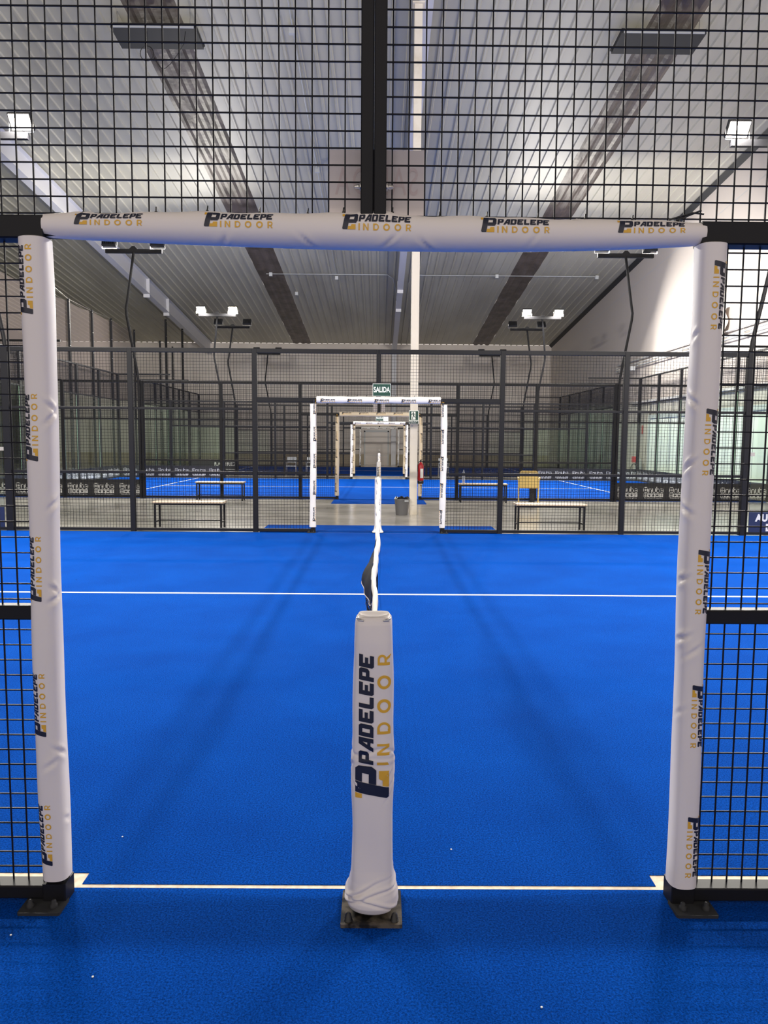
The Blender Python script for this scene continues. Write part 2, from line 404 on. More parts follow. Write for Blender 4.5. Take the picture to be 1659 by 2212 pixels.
def side_fence(tagname, label, near, hi=False, xmax=6.0, w=1.06, cream=False, group=None, logos=True):
    """near=True: the camera side of a court; near=False: the far side. Built at y=0"""
    t = thing(tagname, label, 'fence', (0, 0, 0), group)
    ws = w
    # posts
    xs = [2.0, 4.0] if xmax >= 4 else [2.0]
    for x in xs:
        for sg in (-1, 1): post(t, sg*x, 0, HF)
    for sg in (-1, 1):
        if xmax > 4: post(t, sg*xmax, 0, HF, .055, name='corner_post')
        post(t, sg*ws, 0, BAR, .029, name='door_post')
        pf = MB(); pf.cbox(sg*ws-.038, sg*ws+.038, -.038, .038, 0, .068, .004); pf.build('post_shoe', M['black'], t)
        base_plate(t, sg*(ws+.025), -.058, .135, .085)
    # rails
    rail(t, -xmax, xmax, 0, HF-.03, .034, .035, 'top_rail')
    rail(t, -ws-.02, ws+.02, 0, BAR, .024, .024, 'door_head')
    for sg in (-1, 1):
        a, b = sorted((sg*(ws-.035), sg*2)); rail(t, a, b, 0, BAR, .034, .034, 'head_rail')
    for sg in (-1, 1):
        a, b = sorted((sg*ws, sg*xmax))
        rail(t, a, b, 0, .035, .022, .03, 'bottom_rail')
        rail(t, a, b, 0, MID, .022, .028, 'middle_rail')
        if xmax > 2:
            a, b = sorted((sg*2, sg*xmax)); rail(t, a, b, 0, 2.0, .02, .025, 'upper_rail')
    # split mullion above the door
    m = MB(); m.cbox(-.039, -.0006, -.04, .04, BAR, HF, .003); m.cbox(.0006, .038, -.04, .04, BAR, HF, .003)
    mu = m.build('mullion', M['black'], t)
    if hi:
        for z in (2.285, 2.845):
            for sg in (-1, 1):
                b = MB(); x = sg*.039
                b.lathe([(.013, 0), (.013, sg*.003), (.0085, sg*.004), (.0085, sg*.011), (.0075, sg*.012), (.006, sg*.018), (.003, sg*.021)], (x, -.012, z), 12, axis='X')
                b.build('acorn_nut', M['steel'], mu)
    # wire mesh bays
    def bay(x0, x1, z0, z1, ox=.012): mesh_panel(t, x0, x1, z0, z1, 0.012, ox)
    bay(-2, -.039, BAR+.03, HF-.05); bay(.038, 2, BAR+.03, HF-.05, .006)
    for sg in (-1, 1):
        a, b = sorted((sg*(ws+.03), sg*1.96)); ox = .015 if sg < 0 else .046
        bay(a, b, .05, MID, ox); bay(a, b, MID, BAR, ox)
        for k in range(1, int(xmax/2)):
            a, b = sorted((sg*2*k, sg*2*(k+1)))
            bay(a, b, .05, MID); bay(a, b, MID, 2.0); bay(a, b, 2.0, HF-.05)
    # sleeves
    LG = LOGO_HI if hi else LOGO_LO
    H = LOGO_H if hi else .056
    pm = [M['pad'], M['navy'], M['yellow']] if hi else [M['pad_cream'] if cream else M['pad_far'], M['navy'], M['yellow']]
    sl = 0.0 if near else 1
    phi0 = -.12 if near else -1.1
    for sg in (-1, 1):
        if hi:
            def shp(t, sg=sg):
                z = .065 + t
                k = 1 + .03*math.sin(z*5.1+sg) + .02*math.sin(z*11.3+2*sg) + .07*max(0, (z-1.6))
                return k, .004*math.sin(z*3.3+sg), 0
            if sg < 0:
                cr = [(.43, -1.1, .03, .0045, .5), (.93, -1.1, -.02, .005, .5), (.96, -1.0, .03, .004, .35), (1.23, -1.15, -.03, .005, .45), (1.50, -1.1, -.04, .005, .5), (1.53, -1.0, .03, .004, .4), (.395, -.3, -.03, .003, .5), (.20, -1.4, .02, .003, .3)]
            else:
                cr = [(.87, -1.1, .02, .006, .6), (.83, -.2, .03, .003, .6), (1.06, -1.15, .02, .005, .45), (1.28, -1.15, -.02, .005, .5), (1.42, -1.1, .03, .005, .5), (1.62, -1.1, -.03, .005, .4), (1.82, -1.2, .02, .003, .3), (.63, -1.0, .03, .002, .5)]
                cr = [(a-.04, b, c, d, e) for a, b, c, d, e in cr]
            x = sg*w if sg < 0 else w-.002
            z0 = .085 if sg < 0 else .07; L = 2.122-z0
            p = Pad((x, -.008, z0), (0, 0, 1), (sg, 0, 0), L, .043, .047, shp, cr, 2.6)
            mb = MB(); p.build_into(mb, 250, 56)
            if sg < 0:
                for z in (.140, .572, 1.008, 1.447, 1.890): p.logo(mb, z-z0, phi0, H, 1, LG)
            else:
                for z in (.318, .755, 1.190, 1.627, 2.070): p.logo(mb, z-z0, phi0, H, -1, LG)
            o = mb.build('post_padding', pm, t, fix=False)
            o['label'] = 'white padded sleeve on the %s door post' % ('left' if sg < 0 else 'right')
            for k in range(13):
                z = .16+k*.15; q = p.pt(z-z0, PI*.62); tie(None, q, (sg*.8, .3, 0), .016, o)
        else:
            rnd = random.Random(int(sg+5)+(3 if near else 0)+(11 if cream else 0))
            ph = rnd.random()*6
            def shp(t, ph=ph, sg=sg): return 1+.05*math.sin(t*9+ph)+.03*math.sin(t*21+ph), .006*math.sin(t*2.4+ph), 0
            p = Pad((sg*w, -.005, .09), (0, 0, 1), (sg, 0, 0), 2.0, .052, .056, shp, (), 2.3)
            mb = MB(); p.build_into(mb, 60, 20)
            for k in range(5):
                z = .09 + k*.435
                if sg < 0: p.logo(mb, z, phi0, H, 1, LG)
                else: p.logo(mb, z+.21, phi0, H, -1, LG)
            o = mb.build('post_padding', pm, t, fix=False)
            for k in range(13):
                z = .1+k*.155; q = p.pt(z, (1.45 if not near else 2.2)); tm = MB()
                tm.tube([q, q + Vector((sg*.020, -.006, .006))], .005, 5)
                tm.build('cable_tie', M['tie'], o)
    if hi:
        def shp(t):
            x = -1.0 + t; u = max(0.0, min(1.0, t/2.01)); k = .66 + .38*math.sin(PI*u)**.7
            return k, -.015*math.sin(PI*u) + .006*math.sin(5*u) , 0
        p = Pad((-1.0, -.004, BAR+.009), (1, 0, 0), (0, 0, 1), 2.01, .050, .050, shp,
                [(.55, -.9, .02, .003, .4), (.80, -.8, -.05, .003, .4), (1.05, -.7, .05, .003, .4), (1.16, -.9, -.05, .003, .4), (1.48, -.6, .03, .002, .4), (.12, 1.2, .04, .004, .4), (1.6, 1.3, -.04, .003, .4)], 2.2)
        base = p.pt
        def pt2(t, phi, off=0.0):
            q = base(t, phi, off); x = -1.0+t - .005
            up = max(0.0, math.sin(phi))**3
            return q + Vector((0, 0, up*(.016*math.exp(-(x/.055)**4) + .004*math.sin(t*9)*math.sin(t*23))))
        p.pt = pt2
        mb = MB(); p.build_into(mb, 240, 56)
        for x in (-.900, -.508, -.094, .322, .735): p.logo(mb, x+1.0, -.10, H, 1, LG, off=.0012)
        o = mb.build('head_padding', pm, t, fix=False); o['label'] = 'white padded sleeve along the door head'
        for x in (-.88, -.66, -.505, -.345, -.20, -.092, .058, .20, .345, .50, .645, .79, .93):
            q = p.pt(x+1.0, PI/2*.9); tie(None, q + Vector((0, 0, -.003)), (.1*random.uniform(-1, 1), -.2, 1), .018, o)
        tm = MB(); tm.tube([p.pt(1.90, 1.3)+Vector((0,0,.002)), (.965, -.03, BAR+.058), (1.0, -.03, BAR+.055)], .003, 5)
        tm.build('cable_tie', M['tie'], o); tm = MB(); tm.tube([p.pt(1.92, 1.25)+Vector((0,0,.002)), (.99, -.035, BAR+.064)], .003, 5)
        tm.build('cable_tie', M['tie'], o)
    else:
        def shp(t): return 1+.03*math.sin(t*8)+.04*math.sin(t*20.0), 0, 0
        p = Pad((-w+.06, -.005, BAR+.005), (1, 0, 0), (0, 0, 1), 2*w-.12, .055, .055, shp, (), 2.2)
        mb = MB(); p.build_into(mb, 60, 20)
        for k in range(5): p.logo(mb, .06+k*.435, -.10 if near else -.80, H, 1, LG)
        o = mb.build('head_padding', pm, t, fix=False)
        for k in range(13):
            tm = MB(); q = p.pt(.03+k*.155, PI/2); tm.tube([q, q+Vector((.002, -.01, .02))], .005, 5)
            tm.build('cable_tie', M['tie'], o)
    return t

# ================================================================== SETTING
m = MB(); m.box(XL, XR, -6, YB, -.15, -.012); tag(m.build('floor', M['concrete']), 'polished grey concrete floor of the hall', kind='structure')
# roof: ribbed sheets running down towards the back wall
def roof_sheet(name, xa, xb, yA=-6.0, yB=YB):
    m = MB(); prof = []; x = xa
    P = .345
    while x < xb - 1e-6:
        for dx, dz in ((0, 0), (.258, 0), (.277, .040), (.325, .040)):
            if x+dx < xb: prof.append((x+dx, -dz))
        x += P
    prof.append((xb, 0))
    vs = []
    for y in (yA, yB):
        for px, dz in prof: vs.append((px, y, roofz(y)+dz))
    n = len(prof)
    m.add(vs, [[i, i+1, n+i+1, n+i] for i in range(n-1)])
    return m.build(name, M['roof'])
# three runs of sheet with the film-covered roof lights let in between them
STR = [(-5.29, -4.19), (5.61, 6.64)]
tag(roof_sheet('ceiling', XL, STR[0][0]), 'grey ribbed metal roof, left run', kind='structure')
tag(roof_sheet('ceiling', STR[0][1], STR[1][0]), 'grey ribbed metal roof, middle run', kind='structure')
tag(roof_sheet('ceiling', STR[1][1], XR+.2), 'grey ribbed metal roof, right run', kind='structure')
for i, (a, b) in enumerate(STR):
    m = MB(); nx, ny = 12, 150
    def fn(u, v, a=a, b=b, i=i):
        x = a + (b-a)*u; y = -6 + (YB+6)*v
        rib = .03*(1 if (int((x-a)/.17) % 2) else 0)
        return (x, y, roofz(y) - rib - .012*math.sin(y*3.1+x*9+i) * math.sin(y*1.3))
    m.grid(fn, nx, ny, 0, False)
    tag(m.build('window_%d' % (i+1), M['foil'], fix=False), 'long roof light covered with brown plastic film, %s side' % ('left' if i == 0 else 'right'), kind='structure')
def slab(name, x0, x1, y0, y1, z0, z1, mt, label):
    m = MB(); m.box(x0, x1, y0, y1, z0, z1); return tag(m.build(name, mt), label, kind='structure')
slab('wall_back', XL, XR+.2, YB, YB+.2, -.012, ZB-.02, M['wall'], 'pale back wall of the hall')
m = MB()
vs = []
for x in (XR, XR+.2):
    vs += [(x, -6, -.012), (x, YB, -.012), (x, YB, roofz(YB)+.02), (x, -6, roofz(-6)+.02)]
m.add(vs, [(0,1,2,3), (4,7,6,5), (0,4,5,1), (3,2,6,7), (1,5,6,2), (0,3,7,4)])
# seam of the wall panels parallel to the roof
m.add([(XR-.006, -6, roofz(-6)-1.55), (XR-.006, YB, roofz(YB)-1.55+.9), (XR-.006, YB, roofz(YB)-1.53+.9), (XR-.006, -6, roofz(-6)-1.53)], [(0,1,2,3)], 1)
tag(m.build('wall_right', [M['wallr'], M['lgrey']]), 'white panelled right wall of the hall', kind='structure')
m = MB()
vs = []
for x in (XL-.2, XL):
    vs += [(x, -6, -.012), (x, YB, -.012), (x, YB, roofz(YB)+.02), (x, -6, roofz(-6)+.02)]
m.add(vs, [(0,1,2,3), (4,7,6,5), (0,4,5,1), (3,2,6,7), (1,5,6,2), (0,3,7,4)])
tag(m.build('wall_left', M['dark']), 'dark left wall of the hall', kind='structure')
slab('baseboard_back', XL, XR, YB-.03, YB, -.012, .62, M['tan'], 'tan plinth along the back wall')
# dark gutter edge between roof and right wall
m = MB(); m.add([(XR-.16, -6, roofz(-6)-.02), (XR, -6, roofz(-6)-.16), (XR, YB, roofz(YB)-.16), (XR-.16, YB, roofz(YB)-.02), (XR, -6, roofz(-6)), (XR, YB, roofz(YB))],
  [(0,1,2,3), (0,3,5,4), (0,4,1), (3,2,5)])
tag(m.build('trim_1', M['housing']), 'dark gutter edge where roof meets right wall', kind='structure')
# sloping rafters
def rafter(name, x, hw, hh, label, fl=.13):
    m = MB()
    def seg(x0, x1, d0, d1):
        vs = []
        for y in (-6, YB):
            vs += [(x0, y, roofz(y)-d0), (x1, y, roofz(y)-d0), (x1, y, roofz(y)-d1), (x0, y, roofz(y)-d1)]
        m.add(vs, [(0,1,2,3), (4,7,6,5), (0,4,5,1), (1,5,6,2), (2,6,7,3), (3,7,4,0)])
    seg(x-.008, x+.008, .02, hh); seg(x-fl, x+fl, hh, hh+.02); seg(x-fl, x+fl, .045, .06)
    for y in (34.4, 37.5):   # splice plates
        m.box(x-fl, x+fl, y-.03, y+.03, roofz(y)-hh-.16, roofz(y)-.05)
    return tag(m.build(name, M['rafter']), label, kind='structure')
rafter('trim_2', .88, .13, .42, 'white steel rafter sloping over the middle of the hall')
rafter('trim_3', -10.33, .13, .70, 'white steel rafter sloping along the left side', .14)
# cream column under the middle rafter
m = MB(); m.cbox(.640, .797, 15.575, 15.735, -.012, roofz(15.65)-.42, .006)
m.box(.60, .84, 15.53, 15.78, roofz(15.65)-.46, roofz(15.65)-.43)
tag(m.build('steel_column', M['column']), 'tall cream steel column in the aisle carrying the roof, exit sign on its face', 'column')
# doors in the back and right walls
m = MB(); m.box(-.87, .5, YB-.06, YB, -.012, 1.98, 0)
for z in (.55, 1.0, 1.5): m.box(-.87, .5, YB-.065, YB-.06, z, z+.012, 1)
for a, b in ((-.95, -.87), (.5, .58)): m.box(a, b, YB-.1, YB, -.012, 2.06, 1)
m.box(-.95, .58, YB-.1, YB, 1.98, 2.10, 1)
d = m.build('door_1', [M['wall'], M['lgrey']]); tag(d, 'pale sectional door in the back wall', kind='structure')
m = MB(); m.box(.72, 1.0, YB-.35, YB-.0, -.012, ZB-.02); tag(m.build('trim_4', M['rafter']), 'grey steel stanchion on the back wall', kind='structure')
m = MB(); m.box(XR-.07, XR, 20.0, 29.2, -.012, 2.40, 0)
for y in (22.3, 24.6, 26.9): m.box(XR-.075, XR-.07, y, y+.015, -.012, 2.40, 1)
m.box(XR-.11, XR, 29.2, 29.36, -.012, 2.55, 1); m.box(XR-.11, XR, 20.0, 29.2, 2.40, 2.55, 1)
tag(m.build('door_2', [M['white'], M['lgrey']]), 'wide white sliding door in the right wall', kind='structure')
m = MB(); m.box(XR-.14, XR, 14.0, 31.5, 3.05, 3.13); tag(m.build('trim_5', M['white']), 'white ledge along the right wall', kind='structure')

# turf
def turf_mat(name, x0, x1, y0, y1, z, label, cat='turf', lines=None, group=None, h=.012, front=None):
    t = MB(); t.box(x0, x1, y0, y1, z-h, z)
    if front: t.box(-.985, .985, front, y0, z-.0029, z)
    o = t.build(name, M['turf']); tag(o, label, cat, group)
    if lines:
        l = MB()
        for a in lines: l.box(*a[:4], z-.002, z+.0015)
        q = l.build('court_lines', M['white'], o); q['label'] = 'white painted court lines'
    return o
def court_lines(yn, yf):
    ym = (yn+yf)/2
    return [(-6.95, 6.95, ym-.024, ym+.024), (-6.98, -6.93, yn+.14, yf-.1), (6.93, 6.98, yn+.14, yf-.1)]
turf_mat('court_turf', -10, 10, Y1+.145, Y2-.06, 0, 'bright blue artificial turf of the nearest court with the net across it', front=Y1+.078, lines=court_lines(Y1, Y2))
turf_mat('court_turf', -10, 10, Y3+.06, Y4-.06, 0, 'bright blue artificial turf of the second court beyond the concrete aisle', lines=court_lines(Y3, Y4))
turf_mat('court_turf', -10, 10, Y5+.06, Y6-.06, 0, 'darker blue artificial turf of the farthest, unlit court', lines=court_lines(Y5, Y6))
turf_mat('entrance_turf', -7, 7, -5, Y1+.055, 0, 'dark blue turf in the foreground before the near fence', 'turf')
turf_mat('entrance_mat', -1.95, 2.02, Y2+.05, Y2+1.05, 0, 'blue turf mat on the concrete just beyond the first doorway', 'mat')
turf_mat('entrance_mat', -1.13, 1.15, Y3-1.3, Y3-.08, 0, 'narrow blue turf mat before the second court doorway', 'mat')
m = MB(); m.box(-7, 7, Y1+.055, Y1+.145, -.012, -.003); tag(m.build('kerb_strip', M['concrete_strip']), 'pale concrete strip between the near turf and the court', 'kerb')

# ================================================================== FENCES
f1 = side_fence('perimeter_fence', 'large black mesh fence nearest the camera, its open doorway padded in white', True, hi=True, xmax=4.0, w=1.032)
f1.location = (0, Y1, 0)
sg1 = sign(None, 'exit_sign', .009, 2.315, Y1+.045, .296, .197, face=1, ghost=True)
tag(sg1, 'pale back of an exit sign behind the near fence, right above the doorway', 'sign')
f2 = side_fence('perimeter_fence', 'black mesh fence across the court, its white padded doorway under a green exit sign', False)
f2.location = (0, Y2, 0)
f3 = side_fence('perimeter_fence', 'black mesh fence of the second court just beyond the concrete aisle, cream padded doorway', True, cream=True)
f3.location = (0, Y3, 0)
f4 = copy_tree(f2); f4.location = (0, Y4, 0); f4['label'] = 'black mesh fence closing the far side of the second court, white padded doorway'
f5 = copy_tree(f3); f5.location = (0, Y5, 0); f5['label'] = 'black mesh fence on the near side of the farthest court, seen through the white doorway'
f6 = copy_tree(f2); f6.location = (0, Y6, 0); f6['label'] = 'smallest, most distant black mesh fence before the back wall'
s2 = sign(None, 'exit_sign', .050, 2.319, Y2-.046, .293, .200); tag(s2, 'green SALIDA sign right above the white padded doorway across the court', 'sign')
s3 = sign(None, 'exit_sign', .0, 2.33, Y3+.045, .30, .20, face=1, ghost=True); tag(s3, 'pale back of an exit sign above the cream padded doorway', 'sign')
s4 = sign(None, 'exit_sign', .01, 2.345, Y4-.046, .29, .20); tag(s4, 'small green exit sign above the distant white doorway of the second court', 'sign')
m = MB(); m.box(.158, .345, Y4-.05, Y4-.046, 2.225, 2.40); tag(m.build('notice_sheet', M['signw']), 'plain white notice sheet beside the distant exit sign', 'notice')

# ---- glass corners of the side fences
def banner_geo(mb, x0, x1, z0, z1, y, first, pitch_=.66, face=-1, n=None, mi0=0, mi1=1, axis='X', flip=False):
    pass
NU = {}
def stroke(pts, wd, closed=False):
    out = []
    for (a, b), (c, d) in zip(pts[:-1], pts[1:]):
        L = math.hypot(c-a, d-b); ux, uy = (c-a)/L, (d-b)/L; e = wd/2
        out.append(((a-ux*e+uy*e, b-uy*e-ux*e), (a-ux*e-uy*e, b-uy*e+ux*e), (c+ux*e-uy*e, d+uy*e+ux*e), (c+ux*e+uy*e, d+uy*e-ux*e)))
    return out
def brand_block():
    """rounded capital with a bar, then lower-case letters, icon row and a small caption; unit width about 2.05, height 1.15"""
    q = []; W = .075
    q += stroke([(.30,.52),(.08,.52),(.02,.58),(.02,.94),(.08,1.0),(.34,1.0),(.40,.94),(.40,.58),(.34,.52)], W)
    q += stroke([(.14,.76),(.28,.76)], W) + stroke([(.21,.68),(.21,.84)], W)
    def sh(p, dx): return [(a+dx, b) for a, b in p]
    q += stroke(sh([(0,.52),(0,.86),(.24,.86),(.28,.82),(.28,.52)], .52), W)
    q += stroke(sh([(0,.88),(0,.56),(.04,.52),(.24,.52),(.28,.56),(.28,.88)], .90), W)
    q += stroke(sh([(0,1.02),(0,.52),(.24,.52),(.28,.56),(.28,.82),(.24,.86),(.02,.86)], 1.28), W)
    q += stroke(sh([(.04,.87),(.24,.87),(.28,.83),(.28,.52),(.02,.52),(0,.62),(.04,.70),(.26,.70)], 1.66), W)
    V = []; F = []
    for poly in q:
        b = len(V); V += list(poly); F.append([b, b+1, b+2, b+3])
    # icon tiles, each with a simple dark mark left open
    holes = [
      [[(.10,.10),(.44,.10),(.44,.44),(.10,.44)], [(.56,.10),(.90,.10),(.90,.44),(.56,.44)], [(.10,.56),(.44,.56),(.44,.90),(.10,.90)], [(.56,.56),(.90,.56),(.90,.90),(.56,.90)]],
      [[(.44,.08),(.56,.08),(.56,.28),(.80,.40),(.80,.66),(.68,.66),(.68,.88),(.60,.88),(.60,.66),(.40,.66),(.40,.88),(.32,.88),(.32,.66),(.20,.66),(.20,.40),(.44,.28)]],
      [[(.50,.90),(.74,.55),(.78,.32),(.62,.12),(.38,.12),(.22,.32),(.26,.55)]],
      [[(.47,.08),(.53,.08),(.53,.26),(.80,.28),(.72,.40),(.88,.56),(.66,.60),(.50,.90),(.34,.60),(.12,.56),(.28,.40),(.20,.28),(.47,.26)]],
      [[(.47,.10),(.53,.10),(.53,.50),(.86,.42),(.60,.62),(.52,.92),(.45,.62),(.14,.46),(.47,.52)]]]
    for i, hs in enumerate(holes):
        x0 = i*.392+.005; s_ = .375
        polys = [[(x0, .08), (x0+s_, .08), (x0+s_, .42), (x0, .42)]] + [[(x0+a*s_, .08+b*.34) for a, b in h] for h in hs]
        vs, fs = poly_mesh(polys); b = len(V); V += vs; F += [[b+k for k in f] for f in fs]
    vs, fs = font_mesh('Consultoría Energética', .17, 0.002, 1.05, 1.08)
    b = len(V); V += [(x+.98, y-.02) for x, y in vs]; F += [[b+k for k in f] for f in fs]
    return V, F
BR = brand_block()
def banner(name, label, par, p0, p1, z0, z1, side, starts, s=.26, group=None):
    """banner from p0 to p1 (xy); 'side' is the xy normal of its printed face"""
    p0 = Vector((*p0, 0)); p1 = Vector((*p1, 0)); d = (p1-p0); L = d.length; d.normalize(); nn = Vector((*side, 0))
    mb = MB()
    vs = []
    for q in (p0, p1):
        for sgn in (-1, 1):
            for z in (z0, z1): vs.append(q + nn*.003*sgn + Vector((0, 0, z)))
    mb.add(vs, [(0,1,3,2), (4,6,7,5), (0,4,5,1), (2,3,7,6), (0,2,6,4), (1,5,7,3)], 0)
    hgt = z1-z0
    for st in starts:
        mb.add([p0 + d*(st + x*s) + nn*.0045 + Vector((0, 0, z0 + hgt*.14 + y*s*1.02)) for x, y in BR[0]], BR[1], 1)
    o = mb.build(name, [M['banner'], M['bprint']], par, fix=False)
    return o
def glass_panel(par, a, b, z0, z1):
    a = Vector((*a, 0)); b = Vector((*b, 0)); d = (b-a).normalized(); n_ = Vector((-d.y, d.x, 0))*.006
    mb = MB(); vs = []
    for q in (a + d*.045, b - d*.045):
        for sg in (-1, 1):
            for z in (z0, z1): vs.append(q + n_*sg + Vector((0, 0, z)))
    mb.add(vs, [(0,1,3,2), (4,6,7,5), (0,4,5,1), (2,3,7,6), (0,2,6,4), (1,5,7,3)])
    mb.m[0] = mb.m[1] = 1
    return mb.build('glass_panel', [M['glass'], M['gedge']], par)
def glass_section(par, a, b, zg, zt, first_post=False, last_post=True, ps=.04, topw=True):
    """one 2 m bay: glass below, mesh above"""
    A = Vector((*a, 0)); B = Vector((*b, 0)); d = (B-A).normalized(); along_x = abs(d.x) > .5
    glass_panel(par, a, b, .03, zg)
    g = MB()
    def wr(lo, hi, z, ver=False):
        pass
    if along_x:
        wires(g, min(a[0], b[0]), max(a[0], b[0]), zg, zt, a[1])
    else:
        y0, y1 = sorted((a[1], b[1])); r = .0021; k = math.ceil(y0/.05)
        while k*.05 < y1: g.box(a[0]-r, a[0]+r, k*.05-r, k*.05+r, zg, zt); k += 1
        k = math.ceil(zg/.05)
        while k*.05 < zt: g.box(a[0]-3*r, a[0]-r, y0, y1, k*.05-r, k*.05+r); k += 1
    g.build('mesh_panel', M['wire'], par, fix=False)
    for z, s_ in ((zg, .02), (zt-.02, .025), (.03, .02)):
        rl = MB()
        if along_x: rl.box(min(a[0], b[0]), max(a[0], b[0]), a[1]-.025, a[1]+.025, z-s_, z+s_)
        else: rl.box(a[0]-.025, a[0]+.025, min(a[1], b[1]), max(a[1], b[1]), z-s_, z+s_)
        rl.build('rail', M['black'], par)
    for on, q in ((first_post, A), (last_post, B)):
        if on:
            pm_ = MB(); pm_.cbox(q.x-ps, q.x+ps, q.y-ps, q.y+ps, 0, zt, .005); pm_.build('post', M['black'], par)
def corner_wing(sx, y, label, bn=None):
    t = thing('glass_corner_screen', label, 'glass screen', (0, 0, 0))
    glass_section(t, (sx*6.06, y), (sx*8, y), 2.0, HF, False, True)
    glass_section(t, (sx*8, y), (sx*10, y), HF, 3.95, False, True, .045)
    if bn: banner('banner', '', t, *bn)
    return t
def end_wall(sx, ya, yb, label, bn=None):
    t = thing('glass_end_wall', label, 'glass wall', (0, 0, 0)); n = 5; st = (yb-ya)/n
    for k in range(n):
        glass_section(t, (sx*10, ya+k*st), (sx*10, ya+(k+1)*st), HF, 3.95, False, k < n-1)
    if bn: banner('banner', '', t, *bn)
    return t
# first court far side
for sx, nm in ((-1, 'left'), (1, 'right')):
    t = thing('glass_corner_screen', 'glass screen with a navy banner at the %s edge of the first court' % nm, 'glass screen')
    glass_section(t, (sx*6.06, Y2), (sx*8, Y2), 2.0, HF, False, True)
    glass_section(t, (sx*8, Y2), (sx*10, Y2), HF, 3.95, False, True, .045)
    m = MB(); a, b = sorted((sx*6.10, sx*8)); m.box(a, b, Y2-.014, Y2-.009, .03, .385, 0)
    if sx > 0:
        V, F = font_mesh('AUTO', .155, .009, 1.02, .92); x0 = min(p[0] for p in V)
        m.add([(6.20 + p[0]-x0, Y2-.0155, .285+p[1]) for p in V], F, 1)
        V, F = font_mesh('DI', .155, .009, 1.02, .92); x0 = min(p[0] for p in V)
        m.add([(6.385 + p[0]-x0, Y2-.0155, .125+p[1]) for p in V], F, 1)
    o = m.build('banner', [M['navyb'], M['bprint']], t)
    m = MB(); m.box(sx*6.10-.035, sx*6.10+.035, Y2-.03, Y2+.03, 1.30, 1.36)
    m.build('glass_clip', M['steel'], t)
def starts(n, first, pitch_=.66): return [first + k*pitch_ for k in range(n)]
# second court
corner_wing(-1, Y3, 'glass screen with a black banner on the left of the second court, near side', ((-10, Y3-.012), (-6.07, Y3-.012), .03, .465, (0, -1), starts(6, .10)))
corner_wing(1, Y3, 'glass screen with a black banner on the right of the second court, near side', ((6.07, Y3-.012), (10, Y3-.012), .03, .465, (0, -1), starts(6, .06)))
corner_wing(-1, Y4, 'glass screen at the far left corner of the second court', ((-9.95, Y4-.012), (-6.07, Y4-.012), .03, .465, (0, -1), starts(6, .10)))
corner_wing(1, Y4, 'glass screen at the far right corner of the second court', ((6.07, Y4-.012), (9.95, Y4-.012), .03, .465, (0, -1), starts(6, .10)))
end_wall(-1, Y3, Y4, 'long glass end wall down the left side of the second court', ((-9.988, Y3+.05), (-9.988, Y4-.05), .03, .465, (1, 0), starts(15, .05)))
end_wall(1, Y3, Y4, 'long glass end wall down the right side of the second court', ((9.988, Y4-.05), (9.988, Y3+.05), .03, .465, (-1, 0), starts(15, .05)))
# third court
t = corner_wing(-1, Y5, 'glass screen on the left of the farthest court, near side')
m = MB(); m.box(-8, -6.0, Y5-.016, Y5-.010, .03, .60, 0)
V, F = font_mesh('RAMIREZ', .20, .004, 1.2, 1.0)
m.add([(-6.5+p[0], Y5-.018, .44+p[1]) for p in V], F, 1)
m.box(-6.95, -6.05, Y5-.019, Y5-.016, .22, .235, 1); m.build('banner', [M['banner'], M['bprint']], t)
corner_wing(1, Y5, 'glass screen on the right of the farthest court, near side')
corner_wing(-1, Y6, 'glass screen at the far left corner of the farthest court')
corner_wing(1, Y6, 'glass screen at the far right corner of the farthest court')
end_wall(-1, Y5, Y6, 'glass end wall down the left side of the farthest court')
end_wall(1, Y5, Y6, 'glass end wall down the right side of the farthest court')

# tall poles with ball netting along the left end walls
pp = [(23.85, 7.06, Y3+.3), (25.2, 5.99, 0), (27.2, 5.97, 0), (29.1, 5.98, 0), (31.8, 5.94, 0), (35.5, 5.96, 0), (36.5, 7.08, 0), (37.6, 5.95, 0), (39.5, 7.07, 0)]
for i, (y, z, _) in enumerate(pp):
    m = MB(); s_ = .045 if z > 7 else .035
    m.box(-10.10-s_, -10.10+s_, y-s_, y+s_, -.012, z)
    for k in range(3): m.lathe([(.02, 0), (.02, .012), (.01, .02)], (-10.10+s_, y-s_, z-.1-k*.7), 6, mi=1)
    o = m.build('netting_pole', [M['black'], M['steel']])
    tag(o, ['tallest black netting pole, nearest on the left', 'black netting pole second from the front on the left', 'black netting pole third from the front on the left', 'black netting pole by the second court far left corner',
            'black netting pole between the second and farthest courts', 'black netting pole at the farthest court, left end', 'tall black pole with a bright edge left of the farthest court',
            'black pole just behind the bright-edged one on the left', 'last tall black pole along the left side'][i], 'pole', 'netting poles along the left')
m = MB(); m.grid(lambda a, b: (-10.16, 18.5+13.3*a, 3.0+2.93*b - .05*math.sin(a*PI*6)**2*b), 40, 8)
tag(m.build('ball_netting', M['sheer'], fix=False), 'dark sheer ball netting hung between the left poles', 'netting')
m = MB(); m.tube([(-10.1, 24.2, 6.15), (-10.1, 25.2, 5.98), (-10.1, 27.2, 5.93), (-10.1, 29.1, 5.96)], .008, 5)
tag(m.build('netting_cable', M['steel']), 'thin bright cable joining the tops of the left poles', 'cable')

